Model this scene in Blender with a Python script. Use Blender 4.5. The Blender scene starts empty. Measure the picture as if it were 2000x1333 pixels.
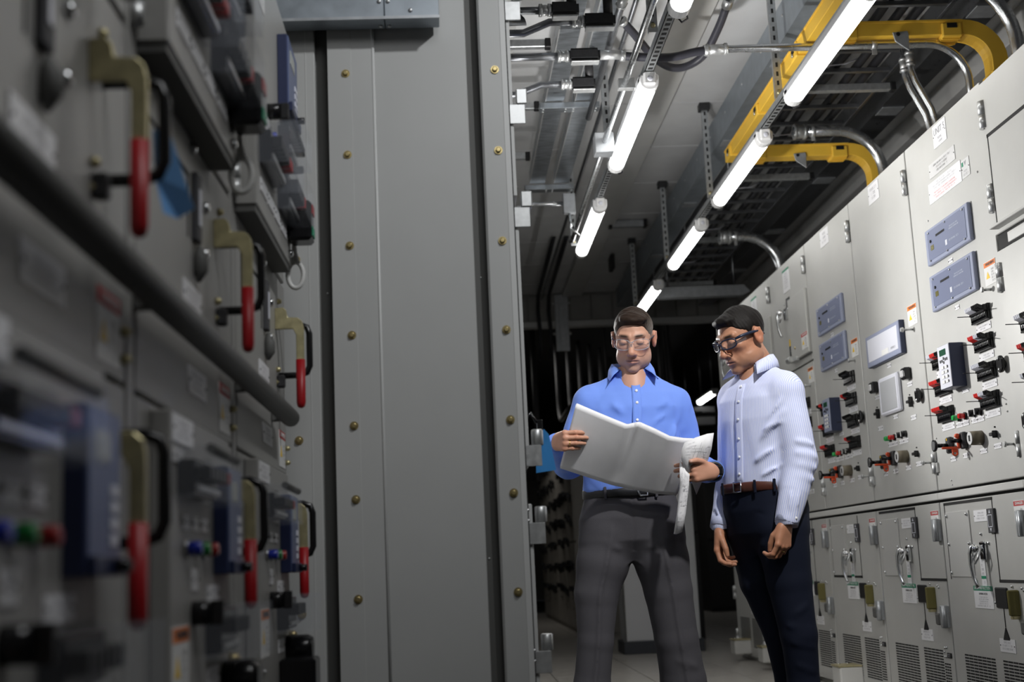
import bpy, bmesh, math, random
import numpy as np
from mathutils import Vector, Matrix, Euler
random.seed(7)
SC = bpy.context.scene
COL = SC.collection
# ---------------------------------------------------------------- camera
CAMZ = 0.78
FPX = 2545.0                                   # focal length in pixels of the 2000 px wide frame
cam_d = bpy.data.cameras.new('camera'); cam = bpy.data.objects.new('camera', cam_d); COL.objects.link(cam)
cam_d.sensor_width = 36.0; cam_d.lens = 36.0 * FPX / 2000.0
cam_d.clip_start = 0.05; cam_d.clip_end = 100
_V = Vector((-669., -14686., FPX)).normalized()      # world up seen from the camera (x right, y down, z forward)
_P = Vector((-112., 446., FPX)); _P = (_P - _V * _P.dot(_V)).normalized()
_X = _P.cross(_V)
# rows = world axes expressed in (right, down, forward); blender camera axes are right, up, -forward
cam.matrix_world = Matrix(((_X.x, -_X.y, -_X.z, 0), (_P.x, -_P.y, -_P.z, 0), (_V.x, -_V.y, -_V.z, CAMZ), (0, 0, 0, 1)))
cam_d.dof.use_dof = True; cam_d.dof.focus_distance = 5.25; cam_d.dof.aperture_fstop = 2.7
SC.camera = cam
# ---------------------------------------------------------------- exposure, world
SC.view_settings.view_transform = 'Standard'; SC.view_settings.look = 'None'
SC.view_settings.exposure = 0.0; SC.view_settings.gamma = 1.0; SC.view_settings.use_curve_mapping = False
W = bpy.data.worlds.new('world'); SC.world = W; W.use_nodes = True
W.node_tree.nodes['Background'].inputs[0].default_value = (0.8, 0.9, 1.0, 1)
W.node_tree.nodes['Background'].inputs[1].default_value = 0.02
# ---------------------------------------------------------------- photographic lamps and an added ceiling fill (outside the picture)
def lamp(name, kind, loc, target, power, size=0.2, col=(1, 1, 1), spot=None, blend=0.5):
    d = bpy.data.lights.new(name, kind); d.energy = power; d.color = col
    if kind == 'AREA': d.shape = 'DISK'; d.size = size
    elif kind in ('SPOT', 'POINT'): d.shadow_soft_size = size
    if spot: d.spot_size = math.radians(spot); d.spot_blend = blend
    o = bpy.data.objects.new(name, d); COL.objects.link(o); o.location = loc
    o.rotation_euler = (Vector(target) - Vector(loc)).to_track_quat('-Z', 'Y').to_euler()
    return o
lamp('key_flash', 'SPOT', (1.5, 3.1, 3.08), (.95, 5.15, 1.25), 310, .05, (1.0, .985, .96), 46, .5)
lamp('aisle_flash', 'SPOT', (0.31, 6.6, 1.95), (2.2, 5.25, 1.95), 200, .05, (1, .985, .965), 78, 1.0)
lamp('aisle_spill', 'POINT', (0.31, 6.6, 2.0), (2.2, 5.35, 1.6), 22, .05, (1, .985, .965))
lamp('panel_flash', 'SPOT', (1.1, 2.1, 3.3), (-.05, 3.76, 1.9), 100, .06, (.97, .985, 1.0), 58, .9)
lamp('ceiling_fill', 'SPOT', (0.45, 5.6, 2.0), (1.6, 6.9, 3.6), 125, .05, (1, .985, .965), 85, .9)  # extra upward lamp, added to brighten the ceiling and its services
# unseen fill lamps added to brighten the near aisle and the far room
lamp('aisle_fill', 'AREA', (.55, 1.3, 3.1), (-.25, 1.6, 1.0), 18, 1.2, (.98, .99, 1.0))
lamp('far_room_fill', 'AREA', (.7, 17.5, 3.5), (1.3, 17.5, 1.0), 12, 1.2, (1, .96, .9))
# ================================================================= helpers
class MB:
    """collects simple solids, faces carry a material slot and a smooth flag"""
    def __init__(s): s.v = []; s.f = []; s.m = []; s.s = []; s.slot = 0
    def add(s, vs, fs, smooth=False):
        n = len(s.v); s.v += [tuple(p) for p in vs]
        for f in fs: s.f.append(tuple(i + n for i in f)); s.m.append(s.slot); s.s.append(smooth)
        return s
    def box(s, x0, x1, y0, y1, z0, z1):
        vs = [(x, y, z) for z in (z0, z1) for y in (y0, y1) for x in (x0, x1)]
        return s.add(vs, [(0, 2, 3, 1), (4, 5, 7, 6), (0, 1, 5, 4), (2, 6, 7, 3), (0, 4, 6, 2), (1, 3, 7, 5)])
    def cbox(s, c, d): return s.box(c[0]-d[0]/2, c[0]+d[0]/2, c[1]-d[1]/2, c[1]+d[1]/2, c[2]-d[2]/2, c[2]+d[2]/2)
    def tube(s, path, r, n=10, caps=True, up=None):
        """round tube along a list of points; r number or list"""
        P = [Vector(p) for p in path]; k = len(P)
        R = r if isinstance(r, (list, tuple)) else [r] * k
        vs = []; fs = []; prev = None
        for i in range(k):
            t = (P[min(i+1, k-1)] - P[max(i-1, 0)])
            if t.length < 1e-9: t = Vector((0, 0, 1))
            t.normalize()
            if prev is None:
                a = Vector((0, 0, 1)) if abs(t.z) < .9 else Vector((1, 0, 0))
                e = t.cross(a).normalized()
            else:
                e = (prev - t * prev.dot(t)).normalized()
            prev = e; b = t.cross(e)
            for j in range(n):
                q = 2 * math.pi * j / n
                vs.append(P[i] + (e * math.cos(q) + b * math.sin(q)) * R[i])
        for i in range(k - 1):
            for j in range(n):
                j2 = (j + 1) % n
                fs.append((i*n+j, i*n+j2, (i+1)*n+j2, (i+1)*n+j))
        s.add(vs, fs, True)
        if caps:
            m = len(s.v) - n * k
            s.f.append(tuple(m + j for j in reversed(range(n)))); s.m.append(s.slot); s.s.append(False)
            s.f.append(tuple(m + (k-1)*n + j for j in range(n))); s.m.append(s.slot); s.s.append(False)
        return s
    def cyl(s, a, b, r, n=12, r2=None): return s.tube([a, b], [r, r if r2 is None else r2], n)
    def prism(s, poly, axis, a, b):
        """extrude a polygon (list of 2d points, counter clockwise) along 'x','y' or 'z' from a to b"""
        f = {'x': lambda p, h: (h, p[0], p[1]), 'y': lambda p, h: (p[0], h, p[1]), 'z': lambda p, h: (p[0], p[1], h)}[axis]
        n = len(poly); vs = [f(p, a) for p in poly] + [f(p, b) for p in poly]
        fs = [(i, (i+1) % n, n+(i+1) % n, n+i) for i in range(n)] + [tuple(range(n-1, -1, -1)), tuple(range(n, 2*n))]
        return s.add(vs, fs)
    def quad(s, a, b, c, d): return s.add([a, b, c, d], [(0, 1, 2, 3)])
    def dome(s, c, r, h, axis=(0, -1, 0), n=10):
        """low button head"""
        A = Vector(axis).normalized(); C = Vector(c)
        return s.tube([C, C + A*h*.6, C + A*h*.9, C + A*h], [r, r*.9, r*.6, r*.12], n)
    def mesh(s, name, mats, bevel=0.0, seg=1):
        me = bpy.data.meshes.new(name); me.from_pydata(s.v, [], s.f)
        for m in mats: me.materials.append(m)
        me.polygons.foreach_set('material_index', s.m); me.polygons.foreach_set('use_smooth', s.s)
        bm = bmesh.new(); bm.from_mesh(me)
        bmesh.ops.recalc_face_normals(bm, faces=bm.faces)
        if bevel:
            ed = [e for e in bm.edges if len(e.link_faces) == 2 and not (e.link_faces[0].smooth and e.link_faces[1].smooth) and e.calc_face_angle(0) > .5]
            bmesh.ops.bevel(bm, geom=ed, offset=bevel, segments=seg, affect='EDGES', clamp_overlap=True)
        bm.to_mesh(me); bm.free(); me.update()
        return me
CACHE = {}
def cached(key, fn, mats, bevel=0, seg=1):
    if key not in CACHE: CACHE[key] = fn().mesh(str(key[0] if isinstance(key, tuple) else key), [M[m] for m in mats], bevel, seg)
    return CACHE[key]
def link(name, data, parent=None, loc=(0, 0, 0), rot=(0, 0, 0), **props):
    o = bpy.data.objects.new(name, data); COL.objects.link(o)
    if parent is not None: o.parent = parent
    o.location = loc; o.rotation_euler = rot
    for k, v in props.items(): o[k] = v
    return o
def thing(name, label, category, loc=(0, 0, 0), rz=0, group=None):
    o = bpy.data.objects.new(name, None); COL.objects.link(o); o.empty_display_size = .1
    o.location = loc; o.rotation_euler = (0, 0, rz); o['label'] = label; o['category'] = category
    if group: o['group'] = group
    return o
def build(name, mb, mats, parent=None, bevel=0, loc=(0, 0, 0), rot=(0, 0, 0), seg=1, **props):
    if isinstance(mats, str): mats = [mats]
    return link(name, mb.mesh(name, [M[m] for m in mats], bevel, seg), parent, loc, rot, **props)
def part(name, key, fn, mats, parent, loc=(0, 0, 0), rot=(0, 0, 0), bevel=0, **props):
    if isinstance(mats, str): mats = [mats]
    return link(name, cached((name,) + (key if isinstance(key, tuple) else (key,)), fn, mats, bevel), parent, loc, rot, **props)
def struct(name, mb, mats, parent=None, bevel=0, loc=(0, 0, 0), **props):
    o = build(name, mb, mats, parent, bevel, loc, **props)
    if parent is None: o['kind'] = 'structure'
    return o
def arc(c, r, a0, a1, n, ex, ey):
    c = Vector(c); ex = Vector(ex); ey = Vector(ey)
    return [c + ex*(r*math.cos(a0+(a1-a0)*i/n)) + ey*(r*math.sin(a0+(a1-a0)*i/n)) for i in range(n+1)]
# ----------------------------------------------------------------- lettering
TXT = {}
def text_mesh(s, size, mat, bold=0.0, align='CENTER'):
    key = (s, size, mat, bold, align)
    if key not in TXT:
        c = bpy.data.curves.new('lettering', 'FONT'); c.body = s; c.size = size; c.align_x = align; c.align_y = 'CENTER'; c.offset = bold
        c.resolution_u = 2; c.fill_mode = 'BOTH'; c.extrude = 0.0002
        o = bpy.data.objects.new('lettering_tmp', c); COL.objects.link(o)
        me = bpy.data.meshes.new_from_object(o.evaluated_get(bpy.context.evaluated_depsgraph_get()))
        bpy.data.objects.remove(o); bpy.data.curves.remove(c)
        me.materials.clear(); me.materials.append(M[mat]); TXT[key] = me
    return TXT[key]
def lettering(parent, s, size, mat, x, y, z, bold=0.0, sx=1.0):
    """writing that stands on a plate whose face looks along -y"""
    o = link('lettering', text_mesh(s, size, mat, bold), parent, (x, y, z), (math.pi/2, 0, 0)); o.scale = (sx, 1, 1)
    return o
def scrawl(w, h, rows, rng, fill=.85, cell=None):
    """small unreadable print: rows of letter-like strokes, flat on the plate (face along -y)"""
    mb = MB(); rh = h / rows; lh = rh * .55; cw = cell or lh * .62
    for r in range(rows):
        z = h/2 - rh * (r + .5); ww = w * (fill if rows == 1 else rng.uniform(.55, 1) * fill); n = max(2, int(ww / cw)); x = -n*cw/2
        for i in range(n):
            if rng.random() < .84:
                k = rng.random(); a = x + i*cw + cw*.12; b = x + (i+1)*cw - cw*.12; st = cw*.17
                segs = []
                segs.append((a, a+st, z-lh/2, z+lh/2))
                if k < .5: segs.append((b-st, b, z-lh/2, z+lh/2))
                if k > .25: segs.append((a, b, z+lh/2-st, z+lh/2))
                if k > .6: segs.append((a, b, z-lh/2, z-lh/2+st))
                for q in segs: mb.quad((q[0], 0, q[2]), (q[1], 0, q[2]), (q[1], 0, q[3]), (q[0], 0, q[3]))
    return mb
# ================================================================= materials
M = {}
def mat(name, col, rough=.5, metal=0.0, spec=.5, noise=0.0, nscale=30., bump=0.0, bscale=200., coat=0.0, trans=0.0, ior=1.45, emit=None, estr=0.0, alpha=1.0, stretch=(1, 1, 1), sheen=0.0):
    m = bpy.data.materials.new(name); m.use_nodes = True; nt = m.node_tree; b = nt.nodes['Principled BSDF']
    I = b.inputs
    I['Base Color'].default_value = (*col, 1); I['Roughness'].default_value = rough; I['Metallic'].default_value = metal
    I['Specular IOR Level'].default_value = spec; I['Coat Weight'].default_value = coat; I['Transmission Weight'].default_value = trans
    I['IOR'].default_value = ior; I['Alpha'].default_value = alpha; I['Sheen Weight'].default_value = sheen
    if emit: I['Emission Color'].default_value = (*emit, 1); I['Emission Strength'].default_value = estr
    if noise or bump:
        tc = nt.nodes.new('ShaderNodeTexCoord'); mp = nt.nodes.new('ShaderNodeMapping'); nt.links.new(tc.outputs['Object'], mp.inputs[0])
        mp.inputs['Scale'].default_value = stretch
    if noise:
        nz = nt.nodes.new('ShaderNodeTexNoise'); nz.inputs['Scale'].default_value = nscale; nz.inputs['Detail'].default_value = 4
        nt.links.new(mp.outputs[0], nz.inputs['Vector'])
        rp = nt.nodes.new('ShaderNodeMapRange'); rp.inputs['To Min'].default_value = 1-noise; rp.inputs['To Max'].default_value = 1+noise
        rp.inputs['From Min'].default_value = .3; rp.inputs['From Max'].default_value = .7
        nt.links.new(nz.outputs['Fac'], rp.inputs[0])
        mx = nt.nodes.new('ShaderNodeMix'); mx.data_type = 'RGBA'; mx.blend_type = 'MULTIPLY'; mx.inputs[0].default_value = 1
        mx.inputs[6].default_value = (*col, 1); nt.links.new(rp.outputs[0], mx.inputs[7]); nt.links.new(mx.outputs[2], I['Base Color'])
        if metal > .4:
            r2 = nt.nodes.new('ShaderNodeMapRange'); r2.inputs['To Min'].default_value = max(.05, rough-.12); r2.inputs['To Max'].default_value = rough+.12
            nt.links.new(nz.outputs['Fac'], r2.inputs[0]); nt.links.new(r2.outputs[0], I['Roughness'])
    if bump:
        n2 = nt.nodes.new('ShaderNodeTexNoise'); n2.inputs['Scale'].default_value = bscale; n2.inputs['Detail'].default_value = 2
        nt.links.new(mp.outputs[0], n2.inputs['Vector'])
        bp = nt.nodes.new('ShaderNodeBump'); bp.inputs['Strength'].default_value = bump; bp.inputs['Distance'].default_value = .001
        nt.links.new(n2.outputs['Fac'], bp.inputs['Height']); nt.links.new(bp.outputs[0], I['Normal'])
    M[name] = m
    return m
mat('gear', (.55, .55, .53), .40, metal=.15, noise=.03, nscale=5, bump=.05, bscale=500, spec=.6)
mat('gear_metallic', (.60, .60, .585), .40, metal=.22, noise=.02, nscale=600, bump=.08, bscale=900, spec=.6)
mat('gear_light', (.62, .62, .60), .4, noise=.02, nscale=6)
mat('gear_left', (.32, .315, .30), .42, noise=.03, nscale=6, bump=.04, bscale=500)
mat('gear_dark', (.10, .10, .095), .6)
mat('block', (.47, .475, .465), .45, noise=.025, nscale=4, bump=.04, bscale=500)
mat('block_edge', (.60, .605, .595), .4)
mat('gap', (.015, .015, .015), .8)
mat('galv', (.40, .43, .46), .32, metal=.85, noise=.28, nscale=9, stretch=(1, 3, 1))
mat('galv_soft', (.46, .48, .50), .42, metal=.6, noise=.12, nscale=25)
mat('duct_steel', (.36, .40, .44), .45, metal=.6, noise=.12, nscale=14, stretch=(1, 1, 1))
mat('emt', (.62, .64, .66), .25, metal=.95, noise=.06, nscale=30)
mat('emt_dull', (.30, .31, .33), .32, metal=.9, noise=.1, nscale=30)
mat('strut', (.52, .54, .55), .4, metal=.8, noise=.15, nscale=40)
mat('zinc', (.58, .59, .59), .38, metal=.7, noise=.08, nscale=60)
mat('chrome', (.72, .73, .74), .15, metal=1.0)
mat('steel', (.62, .63, .64), .3, metal=.95)
mat('brass', (.52, .42, .20), .35, metal=.9, noise=.15, nscale=60)
mat('yellow_zinc', (.58, .52, .30), .4, metal=.7, noise=.18, nscale=40)
mat('gold', (.80, .58, .22), .25, metal=1.0)
mat('black', (.012, .012, .013), .45)
mat('black_gloss', (.010, .010, .011), .22)
mat('black_cast', (.028, .028, .030), .5, noise=.2, nscale=60)
mat('rubber', (.022, .022, .026), .5, bump=.1, bscale=300)
mat('hose', (.035, .035, .045), .45)
mat('red', (.34, .006, .010), .42)
mat('red_bright', (.72, .03, .025), .35)
mat('orange_red', (.80, .10, .03), .4)
mat('safety_yellow', (.88, .54, .06), .42, noise=.03, nscale=8)
mat('white', (.80, .80, .79), .5)
mat('plate', (.84, .84, .86), .45)
mat('plate_steel', (.70, .70, .70), .4, metal=.35, noise=.03, nscale=40)
mat('print', (.06, .06, .065), .7)
mat('print_grey', (.30, .30, .32), .7)
mat('print_faint', (.42, .42, .45), .7)
mat('print_red', (.62, .10, .10), .6)
mat('danger_red', (.52, .03, .03), .5)
mat('warn_orange', (.83, .22, .03), .5)
mat('warn_yellow', (.88, .58, .02), .5)
mat('safety_green', (.02, .26, .14), .5)
mat('relay_face', (.30, .33, .45), .38)
mat('relay_panel', (.18, .205, .31), .35)
mat('relay_side', (.035, .045, .09), .4)
mat('relay_white', (.72, .73, .80), .4)
mat('relay_dark', (.018, .026, .075), .4)
mat('relay_left', (.10, .13, .25), .35)
mat('lcd', (.02, .09, .05), .25)
mat('lcd_grey', (.42, .44, .42), .25)
mat('screen_grey', (.46, .47, .49), .3)
mat('button_blue', (.01, .03, .40), .3, coat=.5)
mat('button_green', (.01, .22, .04), .3, coat=.5)
mat('button_red', (.35, .01, .01), .3, coat=.5)
mat('lamp_green', (.03, .45, .10), .2, coat=.5)
mat('lamp_red', (.65, .02, .02), .2, coat=.5)
mat('reel', (.17, .145, .10), .5)
mat('amber', (.30, .27, .10), .2, trans=.45, ior=1.49)
mat('clear', (.62, .66, .74), .08, spec=.6, alpha=.07)
mat('tag_blue', (.05, .30, .72), .6)
mat('tag_blue2', (.22, .50, .95), .6)
mat('floor_tile', (.42, .40, .37), .28, noise=.12, nscale=18, spec=.5)
mat('floor_base', (.05, .05, .05), .8)
mat('ceiling_panel', (.72, .725, .73), .5, noise=.05, nscale=4)
mat('ceiling_beam', (.62, .62, .61), .45, noise=.04, nscale=6)
mat('wall_panel', (.30, .295, .28), .5, noise=.08, nscale=7)
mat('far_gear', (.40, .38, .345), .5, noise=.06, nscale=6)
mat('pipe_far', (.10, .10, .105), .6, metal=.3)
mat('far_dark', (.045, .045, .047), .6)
mat('column', (.60, .61, .63), .45)
mat('base_dark', (.045, .05, .06), .55)
mat('lens', (1, 1, 1), .5, emit=(1, .99, .96), estr=9)
mat('lens_end', (.80, .80, .80), .5)
mat('lamp_body', (.62, .63, .65), .35, metal=.3)
# ================================================================= the room
XR, XL, XB = 2.217, -.4616, .21        # door faces of the right row, the left row and the middle block
CEIL = 3.78
fl = struct('floor', MB().box(-3, 8, -1, 30, -.12, -.006), 'floor_base')
T = .61
tile_me = MB().box(.0025, T-.0025, .0025, T-.0025, -.03, 0).mesh('floor_tile', [M['floor_tile']], .0015)
for i in range(0, 10):
    for j in range(10, 36):
        link('floor_tile', tile_me, fl, (-.55 + i*T, .25 + j*T, 0))
struct('ceiling', MB().box(-3, 8, -1, 30, CEIL+.012, CEIL+.12), 'gap')
ce = bpy.data.objects['ceiling']
ys = [-1] + [8.23+.92*k for k in range(-9, 7)] + [14.3]
xs = [-3, .2, 1.42, 2.64, 3.9, 8]
for a, b in zip(ys, ys[1:]):
    for c, d in zip(xs, xs[1:]):
        build('ceiling_panel', MB().box(c+.004, d-.004, a+.010, b-.010, CEIL, CEIL+.03), 'ceiling_panel', ce)
# flat beam casing that runs along the ceiling over the aisle
struct('trim_1', MB().box(1.31, 1.53, -1, 14.25, CEIL-.05, CEIL-.001), 'ceiling_beam', bevel=.004)
struct('trim_2', MB().box(.32, .44, -1, 14.25, CEIL-.12, CEIL-.001), 'ceiling_beam', bevel=.004)
struct('trim_3', MB().box(3.3, 3.6, -1, 14.25, CEIL-.16, CEIL-.001), 'ceiling_beam', bevel=.004)
# shell
struct('wall_left', MB().box(-3.1, -3, -1, 30, 0, CEIL+.2), 'wall_panel')
struct('wall_right', MB().box(8, 8.1, -1, 30, 0, CEIL+.2), 'wall_panel')
struct('wall_behind', MB().box(-3, 8, -1.1, -1, 0, CEIL+.2), 'wall_panel')
struct('wall_far', MB().box(-3, 8, 30, 30.1, 0, CEIL+.2), 'wall_panel')
# header wall over the opening to the next room: ribbed panels, a post and a bottom rail
hd = struct('wall_header', MB().box(-3, 8, 14.34, 14.42, 3.42, CEIL+.1), 'wall_panel')
for i in range(26):
    build('wall_panel', MB().box(-1.0+i*.24+.006, -1.0+(i+1)*.24-.006, 14.31, 14.34, 3.47, CEIL-.02), 'wall_panel', hd, .004)
build('bottom_rail', MB().box(-3, 8, 14.29, 14.42, 3.40, 3.465), 'ceiling_beam', hd, .004)
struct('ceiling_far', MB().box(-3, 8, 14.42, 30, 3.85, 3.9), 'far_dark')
# ================================================================= devices of the switchgear doors (door face = plane y 0, looks along -y)
def screw(par, u, z, r=.006, m='steel', y=0, h=.006):
    return part('screw', (r, m, h), lambda: MB().dome((0, 0, 0), r, h), m, par, (u, y, z))
def nameplate(par, u0, u1, z0, z1, rows=2, seed=0, y=0, m='plate', text=None, ink='print_grey', dots=True, name='nameplate', fill=.85):
    w, h = u1-u0, z1-z0
    k = (round(w, 3), round(h, 3), m)
    def f():
        b = MB().box(-w/2, w/2, -.0025, 0, -h/2, h/2)
        if dots:
            b.slot = 1; e = min(.008, w*.06)
            for s in (-1, 1): b.cyl((s*(w/2-e), -.0025, 0), (s*(w/2-e), -.0042, 0), .0026, 6)
        return b
    p = part(name, k + (dots,), f, [m, 'print'], par, ((u0+u1)/2, y, (z0+z1)/2))
    if text:
        for i, (s, size, dz) in enumerate(text): lettering(p, s, size, ink, 0, -.0031, dz)
    if rows:
        hh = h*.72; zz = 0
        if text: hh = h*.36; zz = -h*.24
        part('lettering', k + (rows, seed % 5, ink, bool(text)), lambda: scrawl(w*.82, hh, rows, random.Random(seed % 5), fill), ink, p, (0, -.0031, zz))
    return p
def sticker(par, kind, u0, u1, z0, z1, y=0):
    w, h = u1-u0, z1-z0; hm = {'danger': 'danger_red', 'warning': 'warn_orange'}[kind]
    p = part('safety_label', (round(w, 2), round(h, 2)), lambda: MB().box(-w/2, w/2, -.0015, 0, -h/2, h/2), 'white', par, ((u0+u1)/2, y, (z0+z1)/2), label='white %s sticker with a yellow triangle' % kind)
    part('header_band', (kind, round(w, 2), round(h, 2)), lambda: MB().box(-w/2+.002, w/2-.002, -.002, 0, h*.27, h/2-.002), hm, p)
    lettering(p, kind.upper(), h*.17, 'white' if kind == 'danger' else 'print', w*.05, -.0024, h*.375, .0003, w*.8/(h*.17*(4.3 if kind == 'danger' else 5.2)))
    part('hazard_triangle', (round(w, 2), round(h, 2), 2), lambda: MB().prism([(-w*.36, -h*.22), (-w*.05, -h*.22), (-w*.205, h*.08)], 'y', -.0022, 0), 'warn_yellow', p)
    part('lettering', ('sk', round(w, 2), round(h, 2)), lambda: scrawl(w*.46, h*.6, 5, random.Random(3)), 'print', p, (w*.22, -.0021, -h*.13))
    return p
def test_switch(par, u0, z0, w=.158, h=.066, red=(), white=(), n=10, studs=True, lab=True, seed=0):
    """terminal block with a row of knife blades; u0,z0 lower left corner"""
    def base():
        b = MB().box(0, w, -.012, 0, 0, h).box(.004, w-.004, -.026, -.012, h*.50, h-.004).box(0, w, -.02, -.012, 0, h*.12)
        for i in range(n+1): b.box(.006+(w-.014)*i/n, .006+(w-.014)*i/n+.0025, -.022, -.012, h*.12, h*.5)
        return b
    o = part('test_switch', (w, h, n), base, 'black_gloss', par, (u0, 0, z0), bevel=.001)
    st = (w-.014)/n
    def term():
        b = MB()
        for i in range(n):
            b.cyl((.0085+st*(i+.5), -.012, h*.3), (.0085+st*(i+.5), -.019, h*.3), .0032, 6)
            b.box(.0085+st*(i+.3), .0085+st*(i+.7), -.02, -.012, h*.36, h*.47)
        return b
    part('terminals', (w, h, n), term, 'steel', o, kind='stuff')
    def blades(idx):
        b = MB()
        for i in idx:
            x = .0085 + st*(i+.16); x2 = .0085 + st*(i+.84)
            b.add([(x, -.026, h*.64), (x2, -.026, h*.64), (x2, -.046, h*.78), (x, -.046, h*.78),
                   (x, -.026, h*.86), (x2, -.026, h*.86), (x2, -.049, h*1.0), (x, -.049, h*1.0)],
                  [(0, 1, 2, 3), (7, 6, 5, 4), (0, 4, 5, 1), (1, 5, 6, 2), (2, 6, 7, 3), (3, 7, 4, 0)])
        return b
    bl = [i for i in range(n) if i not in red and i not in white]
    for nm, ix, m in (('red_blades', red, 'red_bright'), ('white_blades', white, 'relay_white'), ('black_blades', bl, 'black_gloss')):
        if ix: part(nm, (w, h, n, tuple(ix)), lambda: blades(ix), m, o, kind='stuff')
    if studs:
        for q in (-.002, w+.002): part('cover_stud', 0, lambda: MB().cyl((0, 0, 0), (0, -.075, 0), .0019, 6), 'black', o, (q, 0, h*.57))
    if lab: nameplate(par, u0+.004, u0+w-.006, z0-.037, z0-.008, 2, seed, ink='print_grey')
    return o
def relay(par, u0, u1, z0, z1, seed=0, side='relay_side'):
    w, h = u1-u0, z1-z0
    o = part('protection_relay', (round(w, 2), round(h, 2)), lambda: MB().box(0, w, -.018, 0, 0, h), 'relay_face', par, (u0, 0, z0), bevel=.004)
    part('face_panel', (round(w, 2), round(h, 2)), lambda: MB().box(.03, w-.03, -.0195, -.01, .018, h-.012), 'relay_panel', o, bevel=.0008)
    def ind():
        b = MB()
        for i in range(8): b.box(w*.27+i*w*.026, w*.27+i*w*.026+w*.018, -.0215, -.019, h*.66, h*.72)
        return b
    part('indicator_row', (round(w, 2),), ind, 'black', o, kind='stuff')
    part('reset_button', (round(w, 2),), lambda: MB().cyl((w*.14, -.019, h*.62), (w*.14, -.024, h*.62), .007, 10), 'black', o)
    part('window', (round(w, 2),), lambda: MB().box(w*.13, w*.20, -.0205, -.019, h*.36, h*.5), 'amber', o)
    part('lettering', ('rel', round(w, 2)), lambda: scrawl(w*.34, h*.12, 2, random.Random(4)), 'relay_white', o, (w*.68, -.0199, h*.66))
    part('lettering', ('rel2', round(w, 2)), lambda: scrawl(w*.26, h*.08, 1, random.Random(5)), 'relay_white', o, (w*.66, -.0199, h*.34))
    part('logo_square', (round(w, 2),), lambda: MB().box(w*.47, w*.51, -.0203, -.019, h*.26, h*.40), 'relay_white', o)
    for (a, b) in ((.1, .1), (.9, .1), (.1, .88), (.9, .88), (.5, .1), (.5, .88)): screw(o, w*a, h*b, .005, 'steel', -.019)
    return o
def keypad(par, u0, z0, w=.136, h=.19, front='relay_white', p=.062):
    o = part('keypad_relay', (front,), lambda: MB().box(0, w, -p, 0, 0, h), 'relay_side', par, (u0, 0, z0), bevel=.002)
    part('front', (front,), lambda: MB().box(.002, w-.002, -p-.003, -p+.002, .002, h-.002), front, o, bevel=.0015)
    part('display', 0, lambda: MB().box(w*.2, w*.72, -p-.0045, -p-.002, h*.76, h*.9), 'lcd', o)
    def k1():
        b = MB()
        for i, (x, z) in enumerate(((.22, .64), (.36, .64), (.5, .69), (.5, .60), (.64, .66), (.78, .66))): b.box(w*x-.005, w*x+.005, -p-.005, -p-.002, h*z-.006, h*z+.006)
        return b
    part('arrow_keys', 0, k1, 'black', o, kind='stuff')
    def k2():
        b = MB()
        for c in (.36, .64):
            for r in range(4): b.box(w*c-.014, w*c+.014, -p-.006, -p-.002, h*(.12+.11*r), h*(.12+.11*r)+.014)
        return b
    part('white_keys', 0, k2, 'white', o, bevel=.001, kind='stuff')
    def k3():
        b = MB()
        for c in (.52, .80):
            for r in range(4): b.box(w*c-.005, w*c, -p-.0055, -p-.002, h*(.125+.11*r), h*(.125+.11*r)+.01)
        return b
    part('key_marks', 0, k3, 'print', o, kind='stuff')
    return o
def pilot(par, u, z, m, p=.034):
    o = part('pilot_lamp', m, lambda: MB().tube([(0, 0, 0), (0, -p*.8, 0), (0, -p, 0)], [.0125, .0125, .010], 14), m, par, (u, 0, z))
    part('ring', 'pl', lambda: MB().cyl((0, 0, 0), (0, -.008, 0), .0165, 14), 'black', o)
    return o
def knob(par, u, z, p=.026):
    o = part('selector_knob', 0, lambda: MB().tube([(0, 0, 0), (0, -p, 0)], [.017, .014], 14), 'black_gloss', par, (u, 0, z))
    part('pointer', 0, lambda: MB().box(-.003, .003, -p-.003, -p, -.012, .012), 'white', o)
    return o
def control_switch(par, u, z, bracket=False):
    """pistol grip switch; with an orange lock bracket when bracket"""
    def esc(): return MB().box(-.024, .024, -.022, 0, -.036, .036)
    o = part('control_switch', bracket, esc, 'black_cast', par, (u, 0, z), bevel=.006)
    part('shaft', 0, lambda: MB().cyl((0, -.02, 0), (0, -.068, 0), .009, 12), 'black_gloss', o)
    if not bracket:
        part('grip', 0, lambda: MB().tube([(0, -.066, 0), (0, -.076, 0), (0, -.084, 0)], [.010, .026, .026], 16), 'black_gloss', o)
        part('grip_face', 0, lambda: MB().cyl((0, -.084, 0), (0, -.086, 0), .020, 16), 'steel', o)
        part('dial_mark', 0, lambda: MB().box(-.004, .004, -.024, -.022, .020, .031), 'warn_yellow', o)
    else:
        def br():
            b = MB().box(-.016, -.004, -.036, -.024, -.034, .03).box(-.016, -.006, -.105, -.036, -.034, -.024)
            b.box(-.015, -.008, -.062, -.034, -.048, -.034)
            b.cyl((-.018, -.034, .022), (-.002, -.034, .022), .010, 10)
            return b
        part('lock_bracket', 0, br, 'orange_red', o, bevel=.003, label='orange-red lock bracket')
        part('lock_ring', 0, lambda: MB().tube(arc((-.011, -.048, -.052), .010, 0, 2*math.pi, 14, (0, 1, 0), (0, 0, 1)), .004, 6), 'orange_red', o)
    return o
def reel(par, u, z):
    o = part('cylinder_lock', 0, lambda: MB().tube([(0, 0, 0), (0, -.05, 0)], [.031, .029], 18), 'reel', par, (u, 0, z))
    part('lock_face', 0, lambda: MB().cyl((0, -.05, 0), (0, -.053, 0), .027, 18), 'plate_steel', o)
    part('keyway', 0, lambda: MB().box(-.006, .006, -.055, -.053, -.012, .012), 'black', o)
    return o
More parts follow.
